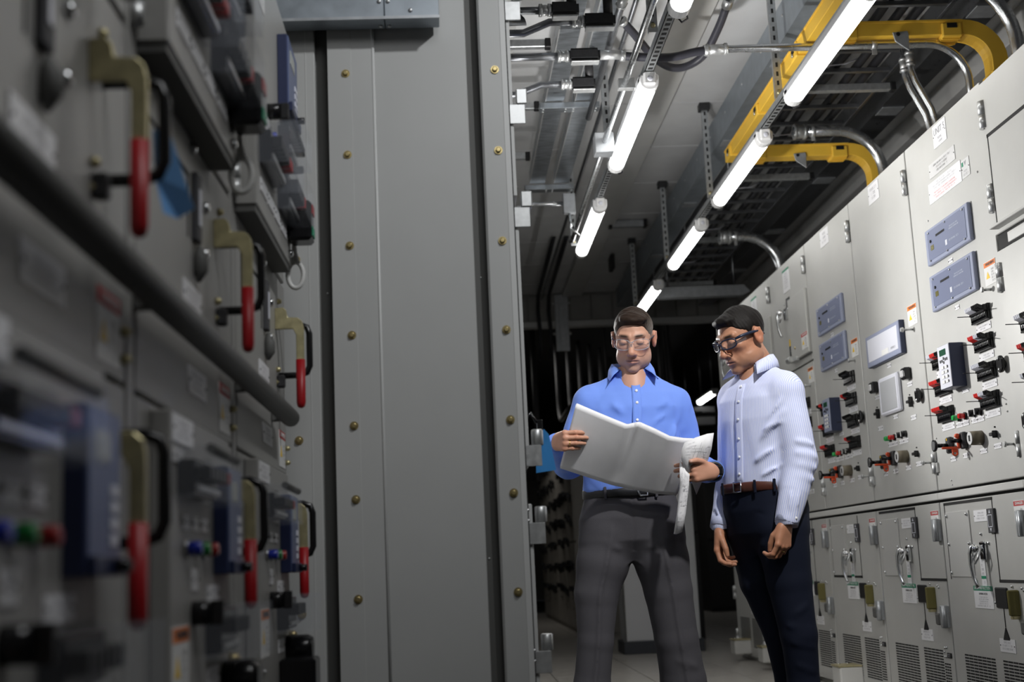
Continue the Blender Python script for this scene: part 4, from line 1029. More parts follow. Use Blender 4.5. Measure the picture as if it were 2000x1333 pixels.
for i in range(5):
    conduit('dim bent conduit in the room beyond the header wall', bend((1.45+.18*i, 14.6, 2.62+.1*i), (1.45+.18*i, 17+.3*i, 2.62+.1*i), (1.45+.18*i, 17+.3*i, 3.84), .3), .03, 'pipe_far', group='bent conduits in the dim far room')
for i in range(4):
    t = thing('ceiling_box', 'dim steel box hung high in the room beyond the header wall', 'box', (2.0+.55*i, 16+.8*i, 2.55+.1*(i % 2)), 0, 'boxes in the dim far room')
    build('casing', MB().box(-.15, .15, 0, .3, 0, .26), 'far_dark', t, .004); build('hanging_rod', MB().cyl((0, .15, .26), (0, .15, 1.27-.1*(i % 2)), .01, 8), 'pipe_far', t)
# ================================================================= people: smooth distance fields turned into meshes
F = np.float32
def V3(*a): return np.array(a, F)
def smin(a, b, k):
    h = np.clip(.5+.5*(b-a)/k, 0, 1); return b*(1-h)+a*h-k*h*(1-h)
def smax(a, b, k): return -smin(-a, -b, k)
def cone(P, a, b, ra, rb, flat=None):
    """capsule with two radii; flat=(direction, factor) squeezes it along that direction"""
    a = V3(*a); b = V3(*b); Q = P
    if flat is not None:
        n = V3(*flat[0]); n = n/np.linalg.norm(n); Q = P + ((P-a) @ n)[..., None]*n*F(1/flat[1]-1); b = b + ((b-a) @ n)*n*F(1/flat[1]-1)
    d = b-a; t = np.clip(((Q-a) @ d)/max(float(d @ d), 1e-9), 0, 1)
    r = ra+(rb-ra)*t; m = np.sqrt((((Q-a)-t[..., None]*d)**2).sum(-1))-r
    return m*(flat[1] if flat is not None and flat[1] < 1 else 1)
def chain(P, pts, rs, flat=None, k=.0):
    d = None
    for i in range(len(pts)-1):
        c = cone(P, pts[i], pts[i+1], rs[i], rs[i+1], flat); d = c if d is None else (smin(d, c, k) if k else np.minimum(d, c))
    return d
def ell(P, c, r):
    q = (P-V3(*c)); a = np.sqrt(((q/V3(*r))**2).sum(-1)); b = np.sqrt(((q/(V3(*r)**2))**2).sum(-1)); return a*(a-1)/np.maximum(b, 1e-6)
def column(P, zs, cx, cy, ax, by, ang=0., pw=2.0):
    """stacked ellipses"""
    z = P[..., 2]; f = lambda v: np.interp(z, zs, v).astype(F)
    x = P[..., 0]-f(cx); y = P[..., 1]-f(cy)
    if ang: c, s = math.cos(ang), math.sin(ang); x, y = c*x+s*y, -s*x+c*y
    A = f(ax); B = f(by)
    d = ((np.abs(x)/A)**pw+(np.abs(y)/B)**pw)**(1/pw)-1
    d = d*np.minimum(A, B)
    return np.maximum(d, np.maximum(zs[0]-z, z-zs[-1]))
def wob(P, seed, amp, f, ax=(1, 1, 1)):
    r = np.random.RandomState(seed); out = 0
    for i in range(5):
        w = r.normal(size=3)*np.array(ax)*f*(1+.35*i); out = out+np.sin(P @ w.astype(F)+F(r.uniform(0, 6.28))+1.3*np.sin(P @ (w[[1, 2, 0]]*.6).astype(F)))/(1+.5*i)
    return out*amp/2.2
def fold(P, a, b, amp, n=1, w=.03):
    """one soft crease between two points"""
    a = V3(*a); b = V3(*b); d = b-a; t = np.clip(((P-a) @ d)/float(d @ d), 0, 1); q = np.sqrt((((P-a)-t[..., None]*d)**2).sum(-1))
    return amp*np.exp(-(q/w)**2)*np.sin(np.pi*np.clip(t, .02, .98))
def nets(fn, lo, hi, h):
    """surface nets: distance field -> vertices, quads"""
    ax = [np.arange(lo[i], hi[i]+h, h, dtype=F) for i in range(3)]
    P = np.stack(np.meshgrid(*ax, indexing='ij'), -1); D = fn(P).astype(F); S = D < 0
    c = S[:-1, :-1, :-1].astype(np.int8)
    cnt = sum(S[i:S.shape[0]-1+i, j:S.shape[1]-1+j, k:S.shape[2]-1+k].astype(np.int8) for i in (0, 1) for j in (0, 1) for k in (0, 1))
    act = (cnt > 0) & (cnt < 8); I = np.argwhere(act); idx = -np.ones(act.shape, np.int64); idx[act] = np.arange(len(I))
    acc = np.zeros((len(I), 3)); num = np.zeros(len(I))
    cor = [(i, j, k) for i in (0, 1) for j in (0, 1) for k in (0, 1)]
    for a in cor:
        for b in cor:
            if sum(b) == sum(a)+1 and all(y >= x for x, y in zip(a, b)):
                da = D[I[:, 0]+a[0], I[:, 1]+a[1], I[:, 2]+a[2]]; db = D[I[:, 0]+b[0], I[:, 1]+b[1], I[:, 2]+b[2]]
                m = (da < 0) != (db < 0); t = np.where(m, da/np.where(m, da-db, 1), 0)
                p = np.array(a)+(np.array(b)-np.array(a))*t[:, None]; acc += p*m[:, None]; num += m
    V = (I+acc/num[:, None])*h+np.array(lo)
    Q = []
    for x in range(3):
        A = np.take(S, range(S.shape[x]-1), x); B = np.take(S, range(1, S.shape[x]), x); E = np.argwhere(A != B); sg = A[tuple(E.T)]
        u, w = [(1, 2), (2, 0), (0, 1)][x]
        ok = (E[:, u] > 0) & (E[:, w] > 0) & (E[:, u] < act.shape[u]) & (E[:, w] < act.shape[w]); E = E[ok]; sg = sg[ok]
        def g(du, dw):
            e = E.copy(); e[:, u] -= du; e[:, w] -= dw; return idx[tuple(e.T)]
        q = np.stack([g(0, 0), g(1, 0), g(1, 1), g(0, 1)], 1); q[~sg] = q[~sg][:, ::-1]; Q.append(q)
    Q = np.concatenate(Q); return V, Q[(Q >= 0).all(1)]
def field_obj(name, parts, mats, parent, cols=None, stripe=None):
    """parts: list of (verts, quads); cols: per vertex colours; stripe: per vertex float"""
    vs = []; qs = []; n = 0
    for v, q in parts: vs.append(v); qs.append(q+n); n += len(v)
    v = np.concatenate(vs); q = np.concatenate(qs)
    me = bpy.data.meshes.new(name); me.from_pydata(v.tolist(), [], q.tolist())
    me.polygons.foreach_set('use_smooth', [True]*len(q))
    for m in ([mats] if isinstance(mats, str) else mats): me.materials.append(M[m])
    if cols is not None:
        at = me.color_attributes.new('tone', 'FLOAT_COLOR', 'POINT'); at.data.foreach_set('color', np.concatenate([cols, np.ones((len(v), 1))], 1).astype(F).ravel())
    if stripe is not None:
        at = me.attributes.new('stripe', 'FLOAT', 'POINT'); at.data.foreach_set('value', stripe.astype(F))
    me.update(); return link(name, me, parent)
# ----------------------------------------------------------------- cloth and skin materials
def attr_mat(name, rough, sss=0.0, attr='tone', spec=.4, bump=0, bscale=900):
    m = mat(name, (.5, .5, .5), rough, spec=spec, bump=bump, bscale=bscale); nt = m.node_tree; a = nt.nodes.new('ShaderNodeAttribute'); a.attribute_name = attr
    b = nt.nodes['Principled BSDF']; nt.links.new(a.outputs['Color'], b.inputs['Base Color'])
    if sss: b.inputs['Subsurface Weight'].default_value = sss; b.inputs['Subsurface Radius'].default_value = (.008, .003, .0015); b.inputs['Subsurface Scale'].default_value = 1
    return m
attr_mat('skin', .48, 0, bump=.15, bscale=350); attr_mat('hair', .55, spec=.2)
def strands(m, scale):
    nt = m.node_tree; a = nt.nodes.new('ShaderNodeAttribute'); a.attribute_name = 'strand'; mp = nt.nodes.new('ShaderNodeMapping'); mp.inputs['Scale'].default_value = scale; mp.inputs['Rotation'].default_value = (0, 0, .35)
    nt.links.new(a.outputs['Vector'], mp.inputs[0]); n = nt.nodes.new('ShaderNodeTexNoise'); n.inputs['Scale'].default_value = 1; n.inputs['Detail'].default_value = 3; nt.links.new(mp.outputs[0], n.inputs['Vector'])
    b = nt.nodes.new('ShaderNodeBump'); b.inputs['Strength'].default_value = .6; b.inputs['Distance'].default_value = .002; nt.links.new(n.outputs['Fac'], b.inputs['Height'])
    p = nt.nodes['Principled BSDF']; nt.links.new(b.outputs[0], p.inputs['Normal'])
    r = nt.nodes.new('ShaderNodeMapRange'); r.inputs['From Min'].default_value = .3; r.inputs['From Max'].default_value = .7; r.inputs['To Min'].default_value = .45; r.inputs['To Max'].default_value = 1.5; nt.links.new(n.outputs['Fac'], r.inputs[0])
    mx = nt.nodes.new('ShaderNodeMix'); mx.data_type = 'RGBA'; mx.blend_type = 'MULTIPLY'; mx.inputs[0].default_value = 1
    src = p.inputs['Base Color'].links[0].from_socket; nt.links.new(src, mx.inputs[6]); nt.links.new(r.outputs[0], mx.inputs[7]); nt.links.new(mx.outputs[2], p.inputs['Base Color'])
strands(M['hair'], (1000, 60, 650))
mat('shirt_blue', (.15, .27, .74), .8, noise=.04, nscale=900, bump=.12, bscale=1200, sheen=.1)
mat('trousers_grey', (.062, .060, .068), .85, spec=.25, noise=.14, nscale=900, bump=.2, bscale=1400)
mat('trousers_navy', (.005, .0075, .018), .8, spec=.2, noise=.1, nscale=900, bump=.2, bscale=1400)
mat('belt_black', (.012, .012, .013), .4); mat('belt_brown', (.07, .022, .014), .4, noise=.1, nscale=80)
mat('button', (.80, .80, .82), .3); mat('shoe', (.015, .013, .012), .3)
mat('paper', (.74, .74, .76), .7, noise=.02, nscale=25); mat('navy_frame', (.012, .018, .04), .35)
mat('lens_clear', (.70, .75, .85), .04, spec=.6, alpha=.07); mat('clear_rim', (.42, .46, .52), .2, alpha=.6)
def stripe_mat(name, base, line, freq, width):
    m = mat(name, base, .75, bump=.12, bscale=1200, sheen=.1); nt = m.node_tree; a = nt.nodes.new('ShaderNodeAttribute'); a.attribute_name = 'stripe'
    mu = nt.nodes.new('ShaderNodeMath'); mu.operation = 'MULTIPLY'; mu.inputs[1].default_value = freq; nt.links.new(a.outputs['Fac'], mu.inputs[0])
    fr = nt.nodes.new('ShaderNodeMath'); fr.operation = 'FRACT'; nt.links.new(mu.outputs[0], fr.inputs[0])
    ls = nt.nodes.new('ShaderNodeMath'); ls.operation = 'LESS_THAN'; ls.inputs[1].default_value = width; nt.links.new(fr.outputs[0], ls.inputs[0])
    mx = nt.nodes.new('ShaderNodeMix'); mx.data_type = 'RGBA'; mx.inputs[6].default_value = (*base, 1); mx.inputs[7].default_value = (*line, 1)
    nt.links.new(ls.outputs[0], mx.inputs[0]); nt.links.new(mx.outputs[2], nt.nodes['Principled BSDF'].inputs['Base Color'])
stripe_mat('shirt_stripe', (.66, .69, .84), (.42, .48, .78), 165, .40)
# ----------------------------------------------------------------- head
class Head:
    def __init__(s, c, yaw, pitch, roll, scale=1.0):
        s.R = np.array((Matrix.Rotation(yaw, 3, 'Z') @ Matrix.Rotation(roll, 3, 'Y') @ Matrix.Rotation(pitch, 3, 'X'))); s.c = np.array(c); s.k = scale
    def out(s, v): return (np.asarray(v)*s.k) @ s.R.T + s.c
    def rot(s): return Matrix(s.R.tolist()).to_euler()
def head_field(P, o):
    x = np.abs(P[..., 0]); S = np.stack([x, P[..., 1], P[..., 2]], -1)             # left and right mirror
    d = ell(S, (0, .014, .032), (.0735, .094, .084))
    d = smin(d, ell(S, (0, -.026, -.03), (.0605, .062, .088)), .03)
    d = smin(d, ell(S, (0, -.034, -.080), (o['jaw'], .052, .040)), .025)
    d = smin(d, ell(S, (o['jaw']-.010, -.006, -.074), (.020, .034, .030)), .03)             # jaw corner
    d = smin(d, ell(S, (0, -.076, -.108), (.022, .018, .016)), .02)                # chin
    d = smin(d, ell(S, (.043, -.058, -.018), (.019, .020, .015)), .022)            # cheek bone
    d = smin(d, cone(S, (.008, -.083, .022), (.044, -.072, .026), .011, .009), .014)   # brow
    d = smax(d, -ell(S, (.031, -.102, .003), (.021, .020, .014)), .012)            # eye socket
    d = smin(d, ell(S, (.031, -.0765, .002), (.0155, .0125, .0125)), .004)         # lidded eye
    d = smin(d, cone(S, (0, -.084, .016), (0, -.1125, -.036), .008, .0142), .010)  # nose
    d = smin(d, ell(S, (.0145, -.099, -.0415), (.0095, .011, .0085)), .005)
    d = smax(d, -ell(S, (.0075, -.106, -.0505), (.0045, .006, .003)), .003)
    d = smin(d, ell(S, (0, -.083, -.066), (.030, .016, .020)), .014)               # mouth mound
    d = smin(d, cone(S, (0, -.0975, -.0655), (.020, -.089, -.0690), .0052, .0030), .005)
    d = smin(d, cone(S, (0, -.0965, -.0775), (.017, -.089, -.0755), .0062, .0035), .005)
    d = smax(d, -cone(S, (0, -.1035, -.0712), (.024, -.0915, -.0735), .0022, .0018), .004)
    d = smax(d, -cone(S, (.022, -.098, -.035), (.036, -.088, -.068), .0030, .0022), .009)  # smile line
    e = ell(S, (.0805, .016, -.008), (.0100, .0205, .034)); e = smax(e, -ell(S, (.0935, .010, -.004), (.0095, .0125, .022)), .004)
    e = smin(e, cone(S, (.087, .026, .018), (.088, .031, -.012), .0045, .003), .004)
    d = smin(d, e, .006)
    d = smin(d, chain(P, [(0, .022, -.06), (0, .036, -.12), o['neck']], [.054, .055, .058]), .022)
    d = smin(d, ell(P, (0, -.016, -.128), (.020, .018, .018)), .025)
    return d + wob(P, 3, .0006, 90)
def head_tone(v, o):
    x = np.abs(v[:, 0]); y = v[:, 1]; z = v[:, 2]; b = np.array(o['skin'])
    c = np.tile(b, (len(v), 1)); g = lambda q: np.clip(q, 0, 1)[:, None]
    def mixc(c, col, w): return c*(1-w)+np.array(col)*w
    bl = lambda cx, cy, cz, rx, ry, rz: np.exp(-(((x-cx)/rx)**2+((y-cy)/ry)**2+((z-cz)/rz)**2))
    c = mixc(c, b*np.array([1.02, .78, .74]), g(.6*bl(.042, -.07, -.03, .025, .04, .025)+.7*bl(0, -.11, -.035, .018, .02, .018)+.9*bl(.08, .01, -.01, .02, .04, .04)))
    c = mixc(c, b*np.array(o['beard']), g(.8*np.exp(-((z+.090)/.034)**2)*(y < .03)*(1-.6*np.exp(-(x/.02)**2)*(z > -.06))))
    lip = np.exp(-(x/.021)**4)*np.exp(-((z+.0715)/.0085)**4)*(y < -.082); c = mixc(c, o['lip'], g(.75*lip))
    c = mixc(c, b*.18, g(np.exp(-(x/.023)**6)*np.exp(-((z+.0715)/.0022)**2)*(y < -.08)))
    c = mixc(c, o['brow'], g(1.1*np.exp(-((x-.030)/.019)**4)*np.exp(-((z-.0265-.06*(x-.03)*(x < .05))/.0062)**2)*(y < -.06)))
    c = mixc(c, b*.25, g(.85*np.exp(-((x-.031)/.015)**4)*np.exp(-((z+.0065)/.003)**2)*(y < -.07)))         # lash line of the lowered lids
    c = mixc(c, b*.72, g(.5*np.exp(-((x-.031)/.018)**2)*np.exp(-((z+.014)/.007)**2)*(y < -.06)))
    c = mixc(c, o['sideburn'], g(.8*np.exp(-((y+.002)/.018)**2)*np.exp(-((z-.012)/.02)**2)*(x > .06)*(x < .0765)))
    return c
def hair_field(P, o):
    S = np.stack([np.abs(P[..., 0]), P[..., 1], P[..., 2]], -1); y = P[..., 1]; z = P[..., 2]
    t = np.interp(z, [-.06, .02, .07, .12], o['thick']).astype(F)
    d = ell(S, (0, .016, .034), (.0745, .0945, .085)) - t
    for c, r in o.get('extra', ()): d = smin(d, ell(P, c, r), .02)
    line = np.interp(y, o['ly'], o['lz']).astype(F) + o.get('widow', 0)*np.abs(P[..., 0])
    fr = np.sin(P[..., 0]*o['fx']+P[..., 1]*o['fy']+P[..., 2]*120+2*np.sin(y*50+P[..., 0]*30))*.0005 + wob(P, 4, .0020, 60)
    e = ell(S, (.084, .014, -.006), (.020, .026, .042)); d = smax(d, -e, .006)
    return smax(d, (line-z)*.8, .006)+fr
def make_head(hd, o):
    v, q = nets(lambda P: head_field(P, o), (-.10, -.13, -.22), (.10, .13, .13), .0024)
    return (hd.out(v), q), head_tone(v, o)
def make_hair(hd, o, par):
    v, q = nets(lambda P: hair_field(P, o), (-.11, -.15, -.10), (.11, .15, .16), .0024)
    x = np.abs(v[:, 0]); g = np.clip((x-.05)/.025, 0, 1)*np.clip((.09-v[:, 2])/.05, 0, 1)
    n = np.random.RandomState(1).uniform(.8, 1.2, len(v)); c = (np.array(o['hair'])[None]*(1-g[:, None])+np.array(o['temple'])[None]*g[:, None])*n[:, None]
    ob = field_obj('hair', [(hd.out(v), q)], 'hair', par, c)
    at = ob.data.attributes.new('strand', 'FLOAT_VECTOR', 'POINT'); at.data.foreach_set('vector', v.astype(F).ravel())
    return ob
# ----------------------------------------------------------------- hand
def unit(v): v = np.array(v, float); return v/np.linalg.norm(v)
def hand_points(w, f, s, curls, spread=.004, k=1.0):
    f = unit(f); s = np.array(s, float); s = unit(s-f*(s @ f)); n = np.cross(f, s); return f, s, n
def hand_field(P, w, f, s, n, curls, thumb, k=1.0, arm=None):
    """w wrist, f towards the knuckles, s towards the thumb, n out of the back of the hand"""
    w = np.array(w, float); d = None; tips = []
    off = [.030, .0095, -.0115, -.030]; fwd = [.086, .089, .084, .075]; L = [(.043, .026, .020), (.047, .029, .021), (.043, .027, .020), (.034, .021, .018)]
    fl = (n, .62)
    for i in range(4):
        kn = w+(f*fwd[i]+s*off[i])*k
        c = cone(P, w+(f*.012+s*off[i]*.55)*k, kn, .0165*k, .0125*k); d = c if d is None else smin(d, c, .012)
    d = smin(d, cone(P, w+(f*.02+s*.022-n*.006)*k, w+(f*.055+s*.026-n*.008)*k, .016*k, .014*k), .012)
    d = smin(d, chain(P, [w+(unit(arm)*.05 if arm is not None else -f*.05)*k, w, w+f*.02*k], [.026*k, .0245*k, .024*k], fl), .012)
    fing = None
    for i in range(4):
        p = w+(f*fwd[i]+s*off[i]+n*.001)*k; a = 0; pts = [p]; 
        for j in range(3):
            a += curls[i][j]; p = p+(f*math.cos(a)-n*math.sin(a))*L[i][j]*k; pts.append(p)
        c = chain(P, pts, [.0105*k, .0093*k, .0086*k, .0074*k] if i < 3 else [.0092*k, .0082*k, .0075*k, .0066*k])
        c = smin(c, ell(P, pts[1], (.0098*k,)*3), .004)
        fing = c if fing is None else smin(fing, c, .0018); tips.append(pts)
    d = smin(d, fing, .005)
    tp = [w+(f*.022+s*.020-n*.004)*k]
    for q in thumb: tp.append(tp[-1]+(f*q[0]+s*q[1]+n*q[2])*k)
    d = smin(d, chain(P, tp, [.0155*k, .0125*k, .0112*k, .0085*k]), .006); tips.append(tp)
    for i in range(3): d = smax(d, -cone(P, (w+(f*(fwd[i]+.004)+s*(off[i]+off[i+1])/2+n*.016)*k), (w+(f*(fwd[i]+.02)+s*(off[i]+off[i+1])/2+n*.012)*k), .0022, .0026), .004)
    return d, tips
def make_hand(w, f, s, curls, thumb, tone, right_n=1, k=1.0, arm=None):
    f, s, n = hand_points(w, f, s, curls); n = n*right_n; tips = []
    def fn(P):
        d, t = hand_field(P, w, f, s, n, curls, thumb, k, arm); tips[:] = t; return d
    w = np.array(w); v, q = nets(fn, w-.15, w+.15, .0026)
    b = np.array(tone); c = np.tile(b, (len(v), 1))
    for t in tips[:4]:
        for p in t[:1]+t[1:2]: g = np.exp(-(((v-p)/.011)**2).sum(1))[:, None]; c = c*(1-.35*g)+b*np.array([1.0, .62, .55])*.35*g
    for t in tips[:5]:                                                  # nails
        e = unit(t[-1]-t[-2]); u = np.array(t[-1])+n*.005+e*.002; g = np.exp(-(((v-u)/.0052)**2).sum(1))[:, None]; c = c*(1-.6*g)+np.array([.72, .50, .44])*.6*g
    return (v, q), c, tips, (f, s, n)
def ring_on(par, tips, i, m='gold'):
    a = Vector(tips[i][0]); b = Vector(tips[i][1]); p = a.lerp(b, .45); e = (b-a).normalized(); x = e.orthogonal().normalized(); y = e.cross(x)
    return build('ring', MB().tube([p+(x*math.cos(q)+y*math.sin(q))*.0102 for q in [2*math.pi*j/20 for j in range(21)]], .0017, 6), m, par)
# ----------------------------------------------------------------- clothes made of strips
def grid_mesh(name, rows, mat_, par, thick=.0022, closed=False):
    """rows of points -> thin shell"""
    n = len(rows[0]); vs = [tuple(p) for r in rows for p in r]; fs = []
    for i in range(len(rows)-1):
        for j in range(n-1 if not closed else n): j2 = (j+1) % n; fs.append((i*n+j, i*n+j2, (i+1)*n+j2, (i+1)*n+j))
    me = bpy.data.meshes.new(name); me.from_pydata(vs, [], fs); me.polygons.foreach_set('use_smooth', [True]*len(fs)); me.materials.append(M[mat_]); me.update()
    o = link(name, me, par)
    if thick: md = o.modifiers.new('thickness', 'SOLIDIFY'); md.thickness = thick; md.offset = 1
    return o
def collar(par, c, yaw, mat_, stripe=False, tip=(.098, -.100, -.008), r=.068):
    """shirt collar: a stand round the neck with an open v at the front and a folded wing on each side; c = point at the foot of the v"""
    c = np.array(c, float); cy, sy = math.cos(yaw), math.sin(yaw)
    T = lambda p: (p[0]*cy-p[1]*sy+c[0], p[0]*sy+p[1]*cy+c[1], p[2]+c[2])
    top = lambda f: float(np.interp(f, [0, .5, .72, .9, 1], [.088, .074, .050, .022, .006])); base = lambda f: float(np.interp(f, [0, .5, 1], [.035, .022, -.012]))
    rad = lambda f: float(np.interp(f, [0, .5, .75, 1], [r*.96, r, r*1.03, r*1.12]))
    def ring(a, k, z): return np.array([math.sin(a)*k*1.04, math.cos(a)*k, z])
    N = 49; A = [(-1+2*i/(N-1))*(math.pi-.62) for i in range(N)]
    st = [[ring(a, rad(abs(a)/math.pi)+.004, base(abs(a)/math.pi)) for a in A], [ring(a, rad(abs(a)/math.pi), top(abs(a)/math.pi)) for a in A]]
    o = grid_mesh('collar_stand', [[T(p) for p in q] for q in st], mat_, par, .0018)
    N2 = 41; B = [(-1+2*i/(N2-1))*math.radians(140) for i in range(N2)]; rows = [[], [], [], []]
    for a in B:
        f = abs(a)/math.pi; w = max(0, (abs(a)-math.radians(84))/math.radians(56)); w = w*w*(3-2*w)
        t = ring(a, rad(f), top(f)); m = ring(a, rad(f)+.006, top(f)+.0015); b = ring(a, rad(f)+.024, top(f)-.050)
        tp = np.array([math.copysign(tip[0], a), tip[1], tip[2]]); b = b*(1-w)+tp*w; rows[0].append(t); rows[1].append(m); rows[2].append(m*.5+b*.5+ring(a, .004, .002)); rows[3].append(b)
    o2 = grid_mesh('collar', [[T(p) for p in q] for q in rows], mat_, par, .0018)
    if stripe:
        for ob, n in ((o, N), (o2, N2)):
            k = len(ob.data.vertices)//n; at = ob.data.attributes.new('stripe', 'FLOAT', 'POINT'); at.data.foreach_set('value', np.array([(j/n)*.42 for _ in range(k) for j in range(n)], F))
    return o2
def skin_core(pts):
    """simple body under the clothes"""
    return pts
def ellipse_rows(zs, cx, cy, ax, by, ang=0., n=56):
    rows = []
    for z, x0, y0, a, b in zip(zs, cx, cy, ax, by):
        r = []
        for i in range(n):
            q = 2*math.pi*i/n; x = a*math.cos(q); y = b*math.sin(q); r.append((x0+x*math.cos(ang)-y*math.sin(ang), y0+x*math.sin(ang)+y*math.cos(ang), z))
        rows.append(r)
    return rows
def front_point(prof, x, z, ang=0., out=.003):
    """point of a stacked ellipse body seen from its own front, x measured across the chest"""
    zs, cx, cy, ax, by = prof; f = lambda v: float(np.interp(z, zs, v))
    a, b = f(ax), f(by); y = -b*max(0, 1-abs(x/a)**2.3)**(1/2.3)-out
    return (f(cx)+x*math.cos(ang)-y*math.sin(ang), f(cy)+x*math.sin(ang)+y*math.cos(ang), z)
def shoe(par, x, y, yaw):
    def fn(P):
        c, s = math.cos(yaw), math.sin(yaw); Q = np.stack([c*(P[..., 0]-x)+s*(P[..., 1]-y), -s*(P[..., 0]-x)+c*(P[..., 1]-y), P[..., 2]], -1)
        d = smin(ell(Q, (0, -.10, .030), (.048, .115, .040)), ell(Q, (0, .03, .04), (.040, .065, .055)), .04); d = smin(d, cone(Q, (0, .03, .05), (0, .04, .10), .042, .040), .03)
        return np.maximum(d, .004-Q[..., 2])
    return field_obj('shoe', [nets(fn, (x-.25, y-.28, -.01), (x+.25, y+.2, .14), .006)], 'shoe', par)
def sweep_strip(name, prof, x0, x1, zs, mat_, par, ang=0., out=.003, nx=4, thick=.0012, stripe=False):
    rows = [[front_point(prof, x0+(x1-x0)*j/nx, z, ang, out) for j in range(nx+1)] for z in zs]
    o = grid_mesh(name, rows, mat_, par, thick)
    if stripe: at = o.data.attributes.new('stripe', 'FLOAT', 'POINT'); at.data.foreach_set('value', np.array([x0+(x1-x0)*j/nx for _ in zs for j in range(nx+1)], F))
    return o
def outline(pts, r, m, name, par, hd, closed=True, n=6):
    P = [hd.out(p) for p in pts]; P = P+[P[0]] if closed else P
    return build(name, MB().tube(P, r, n), m, par)
def glasses(par, hd, m_rim, m_temple, r, wide, top, bot, shield=False):
    g = build('safety_glasses', MB().tube([hd.out(p) for p in ((-.010, -.1135, .006), (0, -.1155, .009), (.010, -.1135, .006))], r*1.2, 6), m_rim, par)
    for s in (-1, 1):
        cx = .036; pts = []
        for i in range(28):
            q = 2*math.pi*i/28; a, b = math.cos(q), math.sin(q); ex = abs(a)**.75*math.copysign(1, a); ey = abs(b)**.75*math.copysign(1, b)
            x = cx+wide*ex; z = (top+bot)/2+(top-bot)/2*ey
            pts.append((s*x, -.112+.030*(x/.07)**2, z))
        outline(pts, r, m_rim, 'rim', g, hd)
        ring = [hd.out(p) for p in pts]; ctr = hd.out((s*cx, -.1135+.030*(cx/.07)**2, (top+bot)/2))
        me = MB().add([tuple(ctr)]+[tuple(p) for p in ring], [(0, 1+i, 1+(i+1) % 28) for i in range(28)], True)
        build('lens', me, 'lens_clear', g)
        tpts = [(s*(cx+wide), -.112+.030*((cx+wide)/.07)**2, top-.006), (s*.079, -.06, top-.004), (s*.082, -.02, top-.006), (s*.083, .02, top-.010), (s*.080, .045, top-.03)]
        build('temple', MB().tube([hd.out(p) for p in tpts], [r*1.6, r*2.2, r*2.0, r*1.6, r*1.3], 6), m_temple, g)
        if shield: build('side_shield', MB().add([tuple(hd.out(p)) for p in ((s*(cx+wide), -.080, top-.006), (s*.081, -.045, top-.008), (s*.080, -.045, bot+.012), (s*(cx+wide), -.082, bot+.006))], [(0, 1, 2, 3)]), 'lens_clear', g)
    return g
# ================================================================= the man in the plain blue shirt
m1 = thing('person', 'man in a plain blue shirt and grey trousers reading large white drawings', 'person', (.725, 5.2, 0))
S1 = dict(skin=(.52, .29, .205), beard=(.74, .80, .90), lip=(.46, .19, .16), brow=(.035, .020, .013), sideburn=(.22, .19, .17), jaw=.055, neck=(-.004, .055, -.19),
          thick=[.0012, .0018, .004, .003], ly=[-.12, -.085, -.06, -.045, -.03, -.018, 0, .02, .05, .12], lz=[.073, .076, .058, .034, .004, -.018, -.022, .01, -.045, -.05], fx=180, fy=320, hair=(.020, .011, .007), temple=(.17, .15, .135),
          extra=(((.008, -.050, .087), (.054, .038, .020)),))
h1 = Head((.030, -.045, 1.668), math.radians(-13), math.radians(22), math.radians(3), 1.02)
body, cols = [], []
q, c = make_head(h1, S1); body.append(q); cols.append(c)
prof1 = ([1.03, 1.06, 1.15, 1.30, 1.38, 1.44, 1.475, 1.505, 1.53], [-.018, -.016, -.005, .012, .018, .022, .024, .024, .024], [0, 0, 0, .0, .0, .005, .012, .014, .016],
         [.172, .186, .190, .200, .200, .172, .122, .088, .066], [.116, .132, .135, .135, .124, .106, .086, .074, .062])
SHL, SHR = (-.158, .01, 1.415), (.186, .01, 1.400)
ELL_, ELR = (-.256, .02, 1.175), (.258, .03, 1.135)
WRL, WRR = (-.316, -.205, 1.236), (.270, -.270, 1.104)
